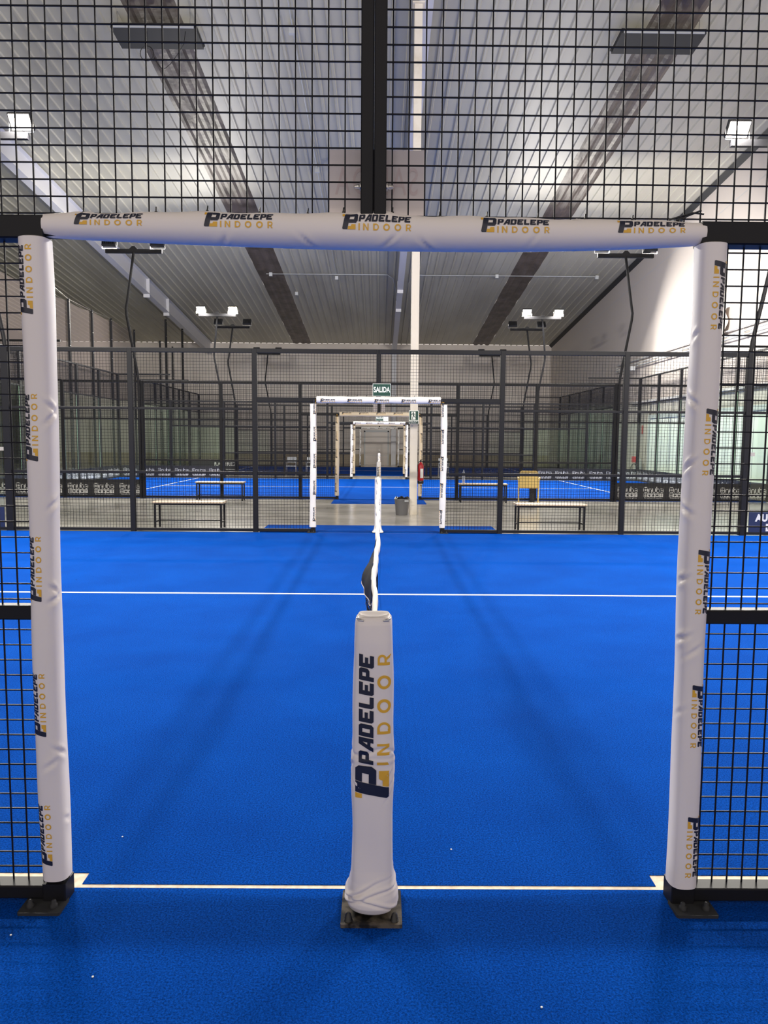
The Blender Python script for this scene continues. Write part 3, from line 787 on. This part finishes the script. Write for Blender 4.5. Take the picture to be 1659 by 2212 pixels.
# ================================================================== NETS AND NET POSTS
def tape_w(y): 
    return .0085 + .0022*(y-2.4)
def net(yn, yf, label, detail=True):
    t = thing('court_net', label, 'net', (0, (yn+yf)/2, 0)); yc = (yn+yf)/2
    L = yf-yn-.16; a0 = -L/2
    def sway(y, f):   # y local, f: 0 top .. 1 bottom
        Y = y+yc
        s = .004*math.sin(Y*3.0) + .005*math.sin(Y*1.3+.5)
        if detail:
            g = math.exp(-((Y-4.05)/.50)**2)*(.055+.012*math.sin(Y*9)); s -= g*math.sin(PI*min(1, f*2.6))
            s += .035*math.exp(-((Y-2.75)/.5)**2)*min(1, f*1.8)
        return s + (.010 if detail else 0)
    def top(y):
        u = 2*y/L; return .893 + .035*u*u
    m = MB()
    n = 120
    def tp(a, b):
        y = a0 + L*a; hw = (.010 + .0019*(y-a0)) if detail else .02
        x = sway(y, 0) + .003*math.sin(y*7+1) + .002*math.sin(y*17)
        # inverted V closed at the bottom
        pr = [(-1.0, -.055), (-.75, -.015), (-.35, 0), (.35, 0), (.75, -.015), (1.0, -.055), (.3, -.056), (-.3, -.056)]
        q = pr[int(round(b*8)) % 8]
        return (x + q[0]*hw*(1+.06*math.sin(y*11)), y, top(y)+q[1])
    m.grid(tp, n, 8, 0, True, closev=True)
    o = m.build('net_tape', M['band'], t); o['label'] = 'cream tape along the top of the net'
    m = MB(); r = .0013; nz = 20
    k = 0; st = .045 if detail else .09
    ny = int(L/st)
    for i in range(ny+1):
        y = a0 + i*st; z1 = top(y)-.05
        pts = [(sway(y, j/6), y, z1 + (.03-z1)*j/6) for j in range(7)]
        m.tube(pts, r, 3, cap=False, smooth=False)
    for j in range(1, nz+1):
        f = j/nz; pts = []
        for i in range(61):
            y = a0 + L*i/60; z1 = top(y)-.05; pts.append((sway(y, f), y, z1+(.03-z1)*f))
        m.tube(pts, r if j < nz else .003, 3, cap=False, smooth=False)
    m.build('net_mesh', M['net'], t, fix=False)
    if detail:  # loose dark fold of netting and its pale cord hanging on the left of the tape
        m = MB()
        def fold(a, b):
            y = 3.1 + 2.3*a - yc; Y = y+yc; g = math.exp(-((Y-4.15)/.55)**2)
            e = math.sin(PI*min(1, max(0, a)))**.6
            return (sway(y, 0) - .012 - (.052*g + .010 + .006*math.sin(Y*14))*math.sin(PI*b*.55)*e, y, top(y)-.035 - b*.135*(e*.7+.3))
        m.grid(fold, 60, 8)
        o = m.build('net_fold', M['net'], t, fix=False); o['label'] = 'dark fold of netting bulging to the left'
        m = MB(); m.tube([Vector(fold(i/60, 1)) for i in range(61)], .0022, 5); m.build('net_cord', M['cloth'], o)
    return t
net(Y1, Y2, 'long black net with a cream top tape running away from the camera')
net(Y3, Y4, 'black net of the second court behind the first', False)
net(Y5, Y6, 'black net of the farthest court', False)

def net_post_near():
    t = thing('net_post', 'white padded net post in the foreground doorway with navy and amber lettering', 'net post', (.009, 2.335, 0))
    xc, yc, n = 0.0, 0.0, 4.5
    prof = [(.975, .0505, .046), (.970, .055, .050), (.955, .0575, .054), (.90, .0605, .058), (.80, .0625, .060), (.70, .0640, .061), (.60, .0655, .062), (.545, .0675, .064), (.535, .0655, .062), (.50, .0670, .064),
            (.45, .0675, .064), (.35, .0650, .062), (.25, .0635, .061), (.20, .0645, .062), (.165, .0655, .063), (.13, .070, .067), (.10, .078, .073), (.075, .085, .079), (.05, .0865, .080), (.032, .078, .072), (.024, .066, .062)]
    def dims(z):
        for (za, a, b), (zb, c, d) in zip(prof[:-1], prof[1:]):
            if z <= za and z >= zb:
                k = (za-z)/(za-zb); return a+(c-a)*k, b+(d-b)*k
        return prof[-1][1:] if z < prof[-1][0] else prof[0][1:]
    def bumps(z, ph):
        d = .0012*math.sin(z*23+ph*2)
        d += -.004*math.exp(-((z-.540-.02*math.cos(ph)-.01*math.sin(3*ph))/.006)**2) + .003*math.exp(-((z-.528)/.010)**2)
        for z0, p0, s_ in ((.49, 0.8, .09), (.47, 1.1, .06), (.46, -.9, -.08), (.505, -1.2, .05), (.44, 1.0, .10)):
            dp = (ph-p0+PI) % (2*PI)-PI; x = z-z0-s_*dp; g = math.exp(-(dp/.45)**2)
            d += g*(-.0030*math.exp(-(x/.006)**2) + .002*math.exp(-((x-.012)/.008)**2))
        if z < .155:   # swirling gathers of the tucked bag
            e = min(1, (.155-z)/.06)
            for z0, s_, a in ((.112, .042, .0045), (.082, .030, .0045), (.056, -.024, .0040)):
                x = z - z0 - s_*math.sin(ph) - .010*math.cos(2*ph)
                d += e*a*(-1.2*math.exp(-(x/.0045)**2) + .9*math.exp(-((x-.011)/.007)**2))
        return d
    def pt(z, ph, off=0):
        a, b = dims(z); c, q = math.cos(ph), math.sin(ph); nn = n - 2.2*max(0, min(1, (.17-z)/.08))
        rr = (abs(c)**nn + abs(q)**nn)**(-1/nn); d = bumps(z, ph) + off
        return Vector((xc + q*(a*rr+d), yc - c*(b*rr+d), z))
    m = MB()
    m.grid(lambda u, v: pt(.975 - .951*u, 2*PI*v), 330, 144, 0, True, closev=True)
    ring = [pt(.975, 2*PI*i/72) for i in range(72)]
    m.add(ring + [Vector((p.x*.93, p.y*.90, .981)) for p in ring] + [Vector((p.x*.80, p.y*.7, .977 - .006*(1 if p.y < 0 else 0))) for p in ring] + [Vector((0, 0, .970))],
          [[i, (i+1) % 72, 72+(i+1) % 72, 72+i] for i in range(72)] + [[72+i, 72+(i+1) % 72, 144+(i+1) % 72, 144+i] for i in range(72)] + [[144+i, 144+(i+1) % 72, 216] for i in range(72)], 0, True)
    H = .1085
    for (V, F), mi in zip(LOGO_HI, (1, 2)):
        vs = []
        for u_, v_ in V:
            z = .408 + u_*.1078; x = .0515 - v_*H*.975
            a, b = dims(z); s_ = max(-.97, min(.97, x/(a+.001)))
            yf = b*(1-abs(s_)**n)**(1/n); ph = math.atan2(x, yf)
            q = pt(z, ph, .0020); vs.append(Vector((x*(1+.0), q.y, z)))
        m.add(vs, F, mi, True)
    o = m.build('post_padding', [M['pad'], M['navy'], M['yellow']], t, fix=False); o['label'] = 'white vinyl padding printed in navy and amber'
    m = MB()
    for sg in (-1, 1):
        m.tube([Vector((sg*.038, -.046, .972)), Vector((sg*.050, -.038, .974)), Vector((sg*.052, -.02, .972))], .0028, 6)
        m.tube([Vector((sg*.030, -.050, .970)), Vector((sg*.048, -.046, .971))], .003, 6)
    m.build('clear_tie', M['steel'], o)
    m = MB(); m.cbox(-.034, .034, -.034, .034, .01, .95, .004); m.build('post_core', M['black'], t)
    m = MB()
    m.cbox(-.098, .096, -.092, .092, 0.0, .012, .003)
    p = m.build('base_plate', M['plate'], t)
    for x in (-.074, .072):
        b = MB(); b.lathe([(.014, 0), (.014, .002), (.0115, .003), (.0115, .012), (.010, .013), (.009, .021), (.004, .026)], (x, -.070, .012), 14)
        b.build('anchor_bolt', M['tie'], p)
    return t
M['plate'] = mat('worn_dark_steel', (0.05, 0.045, 0.04), 0.35, .3)
noise_col(M['plate'], (0.02, 0.019, 0.018), (0.16, 0.135, 0.10), 28, 5, p0=.42, p1=.62)
net_post_near()
def far_post(yc, label, flare=True, hz=.93, w=.055, logo=True, face=-1):
    t = thing('net_post', label, 'net post', (0, yc, 0))
    prof = [(hz, .80), (hz-.012, 1.0), (.6, 1.03), (.35, 1.0), (.12, 1.02), (.05, 1.25 if flare else 1.0), (.01, 1.75 if flare else 1.0)]
    m = MB(); N_ = 24
    def pt(z, ph, off=0):
        k = 1.0
        for (za, a), (zb, b) in zip(prof[:-1], prof[1:]):
            if zb <= z <= za: k = a+(b-a)*(za-z)/(za-zb)
        c, q = math.cos(ph), math.sin(ph); rr = (abs(c)**4+abs(q)**4)**(-.25)
        return Vector((q*(w*k*rr+off), face*-1*-c*(w*k*rr+off), z))
    m.grid(lambda a, b: pt(hz-(hz-.01)*a, 2*PI*b), 60, N_, 0, True, closev=True)
    ring = [pt(hz, 2*PI*i/N_) for i in range(N_)]
    m.add(ring+[Vector((0, 0, hz+.008))], [[i, (i+1) % N_, N_] for i in range(N_)], 0, True)
    if logo:
        H = .085
        for (V, F), mi in zip(LOGO_LO, (1, 2)):
            m.add([Vector((.042-v_*H, -w*1.03-.004, .42+u_*H*1.15)) for u_, v_ in V], F, mi)
    m.build('post_padding', [M['pad_far'], M['navy'], M['yellow']], t, fix=False)
    if not logo:
        m = MB()
        for k in range(9): m.box(.028, .034, -w*1.03-.004, -w*1.03, .10+k*.09, .115+k*.09)
        for sg in (-1, 1): m.tube([(sg*.012, -w-.006, hz-.03), (sg*.034, -w-.006, hz-.06)], .004, 5)
        m.build('lacing', M['tie'], t)
    m = MB(); m.cbox(-.09, .09, -.09, .09, 0, .010, .003); m.build('base_plate', M['housing'], t)
    return t
far_post(Y2+.02, 'white padded net post in the doorway across the court, where the near net ends', True, .905, .054, False)
far_post(Y3-.02, 'padded net post in the cream doorway with dark upright lettering', False, .96, .055, True)
far_post(Y4+.02, 'slim white padded net post in the distant doorway of the second court', False, 1.0, .050, True)
far_post(Y6, 'tiny grey net post in the most distant doorway', False, .95, .05, False)

# ================================================================== FLOODLIGHT MASTS
def floodlight_mast(y, sx, face, lit, label, group='floodlight masts'):
    """face: +1 lamps aim to +y, -1 to -y"""
    t = thing('floodlight_mast', label, 'floodlight', (sx*6.04, y-face*.10, 0), group)
    m = MB(); pts = [(0, 0, .0), (0, 0, 2.95), (sx*.02, 0, 3.15), (sx*.27, face*.05, 4.55), (sx*.285, face*.06, 4.72), (sx*.26, face*.08, 4.9), (sx*.11, face*.2, 6.12)]
    m.tube(pts, .034, 8); m.build('pole', M['black'], t)
    cx, cy, cz = sx*.11, face*.22, 6.16
    m = MB()
    m.box(cx-.70, cx+.70, cy-.04, cy+.04, cz-.055, cz+.045)
    m.add([(cx-.10, cy-.045, cz+.045), (cx+.10, cy-.045, cz+.045), (cx+.035, cy-.045, cz+.11), (cx-.035, cy-.045, cz+.11),
           (cx-.10, cy+.045, cz+.045), (cx+.10, cy+.045, cz+.045), (cx+.035, cy+.045, cz+.11), (cx-.035, cy+.045, cz+.11)],
          [(0,1,2,3), (4,7,6,5), (0,4,5,1), (1,5,6,2), (2,6,7,3), (3,7,4,0)])
    m.build('crossarm', M['black'], t)
    for k in (-1, 1):
        lx = cx + k*.60
        rot = Matrix.Translation((lx, cy, cz+.21)) @ Matrix.Rotation((-face)*math.radians(38), 4, 'X')
        fl = MB()
        fl.box(-.17, .17, -.035, .035, -.13, .13, 0, rot)
        for j in range(7): fl.box(-.15+j*.05-.004, -.15+j*.05+.004, -face*.085 if face > 0 else .035, -.035 if face > 0 else .085, -.11, .11, 0, rot)
        o = fl.build('floodlight', M['housing'], t)
        ls = MB(); y0, y1 = sorted((face*.036, face*.041)); ls.box(-.155, .155, y0, y1, -.115, .115, 0, rot)
        ls.build('lens', M['lens'] if lit else M['offlens'], o)
        br = MB(); br.tube([(lx-.185, cy, cz+.21), (lx-.185, cy, cz+.05), (lx+.185, cy, cz+.05), (lx+.185, cy, cz+.21)], .008, 5); br.build('bracket', M['steel'], o)
        if lit:
            ld = bpy.data.lights.new('lamp_light', 'AREA'); ld.shape = 'RECTANGLE'; ld.size = .50; ld.size_y = .25
            ld.energy = LAMP_W; ld.color = LAMP_COL
            lo = bpy.data.objects.new('lamp_light', ld); C.objects.link(lo); lo.parent = t
            # area lights shine along local -Z
            aim = Vector((sx*.12, face*.74, -.67)).normalized()
            q = aim.to_track_quat('-Z', 'Y'); lo.rotation_mode = 'QUATERNION'; lo.rotation_quaternion = q
            lo.location = Vector((lx, cy, cz+.21)) + Vector((0, face*.075, -.03))
    return t
for sx, nm in ((-1, 'left'), (1, 'right')):
    floodlight_mast(Y1, sx, 1, True, 'floodlight mast beside the near fence, %s of the doorway' % nm)
    floodlight_mast(Y2, sx, -1, True, 'floodlight mast with a blazing lamp at the upper %s edge of the view' % nm)
    floodlight_mast(Y3, sx, 1, True, 'bent black floodlight mast seen from behind under the %s end of the door head' % nm)
    floodlight_mast(Y4, sx, -1, True, 'distant %s mast carrying a pair of blazing lamps' % nm)
    floodlight_mast(Y5, sx, 1, False, 'distant %s mast with a dark crossarm, just below the blazing pair' % nm)
    floodlight_mast(Y6, sx, -1, False, 'farthest unlit mast on the %s' % nm)

# ================================================================== ROOF FITTINGS
def roof_panel(x, label, coil):
    t = thing('roof_panel_heater', label, 'heater', (x, 16.95, roofz(16.95)-.30))
    m = MB(); T = Matrix.Rotation(-math.atan(SL), 4, 'X')
    m.box(-.88, .88, -.36, .36, -.05, .05, 0, T); m.box(-.90, .90, .30, .40, .03, .06, 0, T); m.build('housing', M['housing'], t)
    m = MB(); m.box(-.84, .84, -.38, -.36, -.055, .0, 0, T); m.build('edge_strip', M['lgrey'], t)
    m = MB()
    for a in (-.75, .75):
        for b in (-.3, .3): m.tube([(a, b, .04), (a, b, .33 - b*SL)], .008, 5)
    m.build('hanger', M['steel'], t)
    if coil:
        m = MB()
        m.tube([(-.15, -.3, -.05), (-.15, -.32, -.35)], .008, 5)
        m.tube([(-.15+.14*math.sin(a*.5), -.32, -.50+.15*math.cos(a*.5)) for a in range(0, 26)], .007, 5)
        m.tube([(0.0+.27*1.0*k/10*1.0, -.32, -.58-.22*math.sin(PI*k/14)) for k in range(0, 11)], .007, 5)
        m.tube([(.27+.35*k/8, -.32, -.75+.45*(k/8)**1.3) for k in range(9)] + [(.65, -.3, -.05)], .007, 5)
        m.build('loose_cable', M['tie'], t)
    return t
roof_panel(-4.72, 'flat dark panel heater under the roof at upper left with loose coiled cable', True)
roof_panel(5.86, 'flat dark panel heater under the roof at upper right', False)
def conduit(pts, boxes, label):
    t = thing('cable_conduit', label, 'conduit')
    m = MB(); m.tube([(x, y, roofz(y)-d) for x, y, d in pts], .014, 6); m.build('conduit_tube', M['lgrey'], t)
    for x, y in boxes:
        m = MB(); m.cbox(x-.07, x+.07, y-.05, y+.05, roofz(y)-.20, roofz(y)-.05, .01); m.build('junction_box', M['lgrey'], t)
    return t
conduit([(-4.9, 33.4, .10), (-2.0, 33.4, .10), (.30, 33.4, .10), (.55, 33.8, .14), (.70, 35.2, .30)], [(-4.7, 33.4), (-1.9, 33.8), (-3.9, 36.2)], 'thin conduit crossing the roof left of the middle rafter')
conduit([(1.2, 34.5, .2), (1.35, 33.6, .12), (1.7, 33.4, .10), (9.4, 33.4, .10)], [(5.0, 33.4), (9.3, 33.4)], 'thin conduit crossing the roof right of the middle rafter')
conduit([(-1.9, 33.3, .1), (-1.9, 20.0, .1), (-1.85, 10.0, .1)], [(-1.9, 23.5), (-1.9, 17.0)], 'conduit running along the roof ribs above the doorway')

# ================================================================== AISLE FURNITURE
def make_bench(label):
    t = thing('bench', label, 'bench', (0, 0, -.012), 'wooden topped benches in the aisle')
    m = MB(); m.cbox(-.60, .60, -.17, .17, .435, .465, .008, axis=0); m.build('seat', M['wood'], t)
    m = MB()
    for y in (-.14, .14): m.box(-.575, .575, y-.014, y+.014, .405, .434)
    for x in (-.56, .56): m.box(x-.014, x+.014, -.14, .14, .405, .434)
    m.build('seat_frame', M['black'], t)
    for x in (-.56, .56):
        for y in (-.14, .14):
            m = MB(); m.box(x-.015, x+.015, y-.015, y+.015, 0, .435); m.build('leg', M['black'], t)
    m = MB(); m.box(-.56, .56, .11, .13, .11, .13)
    for x in (-.56, .56): m.box(x-.01, x+.01, -.14, .14, .11, .13)
    m.build('stretcher', M['black'], t)
    return t
b0 = make_bench('wooden topped bench just beyond the fence, left of the doorway')
b0.location = (-3.22, 12.98, -.012)
for x, y, l in ((2.95, 12.98, 'wooden topped bench just beyond the fence, right of the doorway'), (-3.93, 18.9, 'smaller-looking bench against the second court fence, left side'), (2.60, 18.9, 'bench against the second court fence on the right, with a bottle on it')):
    b = copy_tree(b0); b.location = (x, y, -.012); b['label'] = l
m = MB(); m.lathe([(.03, 0), (.036, .01), (.036, .13), (.030, .15), (.036, .17), (.034, .25), (.014, .31), (.014, .335)], (2.115, 18.88, .454), 14)
o = m.build('water_bottle', M['plastic']); tag(o, 'clear plastic water bottle standing on the far right bench', 'bottle')

# yellow plastic armchair, back towards the camera
t = thing('garden_chair', 'yellow plastic armchair standing in the aisle on the right', 'chair', (3.72, 18.78, -.012))
m = MB()
def back(a, b):
    z = .40 + .41*a; u_ = (b-.5)*2; wd = .235 if a < .86 else .235*(1-.25*((a-.86)/.14)**2)
    return (u_*wd*(1-.04*a), -.22 - .06*a - .03*(1-u_*u_), z)
m.grid(back, 14, 12); m.grid(lambda a, b: tuple(Vector(back(a, b)) + Vector((0, .012, 0))), 14, 12)
m.build('backrest', M['yellowp'], t, fix=False)
m = MB(); m.cbox(-.235, .235, -.21, .22, .375, .405, .01); m.build('seat', M['yellowp'], t)
for sg in (-1, 1):
    m = MB(); m.tube([(sg*.235, -.24, .60), (sg*.262, -.15, .625), (sg*.265, .12, .625), (sg*.255, .2, .57)], .022, 8); m.build('armrest', M['yellowp'], t)
    for yy, ye, zt in ((-.22, -.27, .60), (.19, .23, .60)):
        m = MB(); m.tube([(sg*.245, yy, zt), (sg*.242, yy, .38), (sg*.235, ye, 0)], [.017, .017, .014], 8); m.build('leg', M['yellowp'], t)
t.rotation_euler = (0, 0, -.19)
m = MB(); m.cbox(3.80, 3.93, 19.02, 19.15, -.012, .38, .01); m.box(3.795, 3.935, 19.015, 19.155, .36, .385)
tag(m.build('waste_box', M['bag']), 'slim black box standing on the floor behind the yellow chair', 'box')

# bucket bin with bag
t = thing('waste_bin', 'grey plastic bucket bin with a black bag beside the cream column', 'bin', (.485, 15.50, -.012))
m = MB(); m.lathe([(.118, 0), (.124, .01), (.150, .31), (.158, .315), (.158, .335), (.146, .335), (.120, .02)], (0, 0, 0), 32); m.build('body', M['greybin'], t)
m = MB(); m.grid(lambda a, b: ((.157-.06*a)*math.cos(2*PI*b)*(1+.03*math.sin(b*50)), (.157-.06*a)*math.sin(2*PI*b)*(1+.03*math.sin(b*50)), .330 + .035*math.sin(PI*a*.8) + .016*math.sin(b*31)), 5, 48, closev=True)
m.grid(lambda a, b: ((.10-.09*a)*math.cos(2*PI*b), (.10-.09*a)*math.sin(2*PI*b), .35 - .10*a), 3, 24, closev=True)
m.build('bin_bag', M['bag'], t, fix=False)
m = MB(); m.cbox(.05, .13, -.158, -.150, .28, .315, .003, axis=0); m.build('handle', M['lgrey'], t)
t.rotation_euler = (0, 0, .0)

# exit sign on the column
m = MB(); yy = 15.572; cx, z0, z1 = .712, 1.842, 2.118; hw = .100
m.box(cx-hw, cx+hw, yy-.004, yy, z0, z1, 0)
m.box(cx-hw+.012, cx+hw-.012, yy-.0055, yy-.004, z0+.085, z1-.012, 1)
m.box(cx-hw+.012, cx+hw-.012, yy-.0055, yy-.004, z0+.012, z0+.073, 1)
m.box(cx-.05, cx+.035, yy-.007, yy-.0055, z0+.092, z1-.025, 0)   # pale doorway
def fig(pts, wd):
    for q in stroke(pts, wd): m.add([(cx+a, yy-.0085, z0+b) for a, b in q], [(0, 1, 2, 3)], 1)
fig([(-.012,.215),(-.004,.168)], .024); fig([(-.004,.168),(-.022,.135),(-.030,.102)], .012); fig([(0,.168),(.022,.143),(.050,.138)], .012)
fig([(-.010,.212),(-.040,.200),(-.048,.185)], .009); fig([(-.006,.212),(.018,.200),(.026,.182)], .009)
m.add([(cx-.010+.0115*math.cos(a*PI/6), yy-.0085, z0+.236+.0115*math.sin(a*PI/6)) for a in range(12)], [list(range(12))], 1)
V, F = font_mesh('SALIDA', .040, .001, 1.05, 1.15); m.add([(cx+p[0], yy-.0065, z0+.054+p[1]) for p in V], F, 0)
m.add([(cx+a, yy-.0065, z0+b) for a, b in ((-.065,.024),(-.045,.034),(-.045,.028),(.05,.028),(.05,.020),(-.045,.020),(-.045,.014))], [list(range(7))], 0)
tag(m.build('exit_sign', [M['signw'], M['green']], fix=False), 'green running figure exit sign with left arrow on the cream column', 'sign')
m = MB(); m.cbox(.665, .70, 15.567, 15.575, 1.79, 1.82, .002); tag(m.build('wall_switch', M['lgrey']), 'small pale box on the column under the exit sign', 'switch')
# extinguisher
t = thing('fire_extinguisher', 'red fire extinguisher hung on the right side of the cream column', 'fire extinguisher', (.868, 15.63, .625))
m = MB(); m.lathe([(.02, .05), (.058, .06), (.062, .075), (.062, .36), (.050, .40), (.022, .43), (.018, .445)], (0, 0, 0), 20); m.build('cylinder', M['red'], t)
m = MB(); m.lathe([(.060, 0), (.0635, .004), (.0635, .06), (.060, .064)], (0, 0, 0), 20); m.build('base_cup', M['bag'], t)
m = MB(); m.box(-.012, .05, -.012, .012, .455, .468); m.box(-.012, .045, -.010, .010, .485, .495); m.lathe([(.016, .44), (.016, .49)], (0, 0, 0), 10); m.build('valve_lever', M['bag'], t)
m = MB(); m.tube([(-.015, -.015, .46), (-.05, -.03, .44), (-.063, -.035, .38), (-.060, -.035, .25)], .008, 6); m.build('hose', M['bag'], t)
m = MB(); m.grid(lambda a, b: (.0628*math.sin(-.15+1.1*a), -.0628*math.cos(-.15+1.1*a), .12+.19*b), 8, 2); m.build('label', M['signw'], t, fix=False)
m = MB()
m.box(-.075, -.064, -.02, .02, .15, .42); m.build('bracket', M['steel'], t)

# metal chairs in the far aisle
def metal_chair():
    t = thing('metal_chair', 'x', 'chair', (0, 0, -.012), 'metal chairs in the far aisle')
    for sx in (-1, 1):
        for sy in (-1, 1):
            m = MB(); m.tube([(sx*.20, sy*.18, 0), (sx*.19, sy*.17, .44), (sx*.19, sy*.17 + (.03 if sy > 0 else 0), .80 if sy > 0 else .60)], .012, 6); m.build('leg', M['steel'], t)
    m = MB(); m.cbox(-.20, .20, -.20, .20, .43, .45, .008); m.build('seat', M['lgrey'], t)
    m = MB(); m.cbox(-.19, .19, .185, .20, .58, .80, .01); m.build('backrest', M['lgrey'], t)
    m = MB()
    for sx in (-1, 1): m.tube([(sx*.20, -.17, .60), (sx*.21, .0, .62), (sx*.19, .19, .62)], .012, 6)
    m.build('armrest', M['steel'], t)
    return t
mc = metal_chair(); mc.location = (-3.56, 30.9, -.012); mc['label'] = 'metal chair in the far aisle, nearer the left wall'
for x, l in ((-2.75, 'metal chair in the far aisle, nearer the doorway on the left'), (2.62, 'metal chair in the far aisle right of the distant doorways')):
    c = copy_tree(mc); c.location = (x, 30.9, -.012); c['label'] = l

# ================================================================== RIGHT WALL EQUIPMENT
t = thing('cable_tray', 'pale cable tray with pipes along the right wall', 'cable tray', (XR-.15, 26, 4.55))
m = MB()
for dz, dx in ((.02, 0), (.12, 0), (.28, .06)):
    m = MB(); m.tube([(dx, -12, dz), (dx, 7.5, dz-.03)], .024, 6); m.build('tray_pipe', M['lgrey'], t)
for k in range(14):
    m = MB(); m.box(-.03, .13, -11.5+k*1.45, -11.46+k*1.45, -.05, .16); m.build('tray_bracket', M['steel'], t)
t = thing('wall_projector', 'small pale projector lamp at the end of the cable tray', 'lamp', (XR-.3, 31.0, 4.45))
m = MB(); m.cbox(-.10, .10, -.18, .18, -.08, .08, .02, axis=1); m.build('housing', M['lgrey'], t)
m = MB(); m.tube([(.28, 0, .1), (.12, 0, .1), (.02, .0, .06)], .015, 6); m.build('arm', M['steel'], t)
m = MB()
m.grid(lambda a, b: (XR-.12 - .05*math.sin(b*9+a*4)*math.sin(a*5), 23.0+1.2*(1-a)+.5*b*(1-a)*.2, 4.75+1.05*b - .25*a*b + .05*math.sin(a*7)), 16, 14)
tag(m.build('cloth_banner', M['cloth'], fix=False), 'crumpled pale cloth banner hanging by one corner high on the right wall', 'banner')
m = MB(); m.box(XR-.02, XR, 30.2, 30.32, 1.82, 2.16); tag(m.build('hydrant_label', M['red']), 'narrow red upright label on the right wall', 'sign')
t = thing('pressure_washer', 'grey and red cleaning machine with hoses against the right wall', 'machine', (10.25, 30.0, -.012))
m = MB(); m.lathe([(.12, 0), (.14, .04), (.14, .75), (.10, .85), (.05, .9)], (0, 0, 0), 16); m.build('tank', M['lgrey'], t)
m = MB(); m.cbox(-.25, -.09, -.1, .1, .72, .95, .02); m.build('motor', M['red'], t)
m = MB(); m.tube([(-.2+.12*math.cos(a*.6), -.08, .5+.16*math.sin(a*.6)) for a in range(30)], .018, 6); m.build('hose', M['bag'], t)

# crumbs and bits on the turf
for i, (x, y, l) in enumerate([(-3.217, 8.05, 'tiny dark scrap on the court turf near the left of the service line'), (-.778, 2.02, 'pale crumb on the near turf, left of the net post'), (-1.096, 2.20, 'small pale crumb by the foot of the left door post'),
                               (.471, 1.909, 'pale crumb on the near turf, right of the net post'), (.301, 2.70, 'pale crumb on the court turf, right behind the net post'), (-.95, 2.78, 'pale crumb on the court turf beside the left door post')]):
    m = MB(); m.lathe([(.001, 0), (.003, .001), (.0035, .003), (.0015, .004)], (x, y, .001), 7); o = m.build('turf_crumb', M['bag'] if i == 0 else M['signw']); tag(o, l, 'debris')
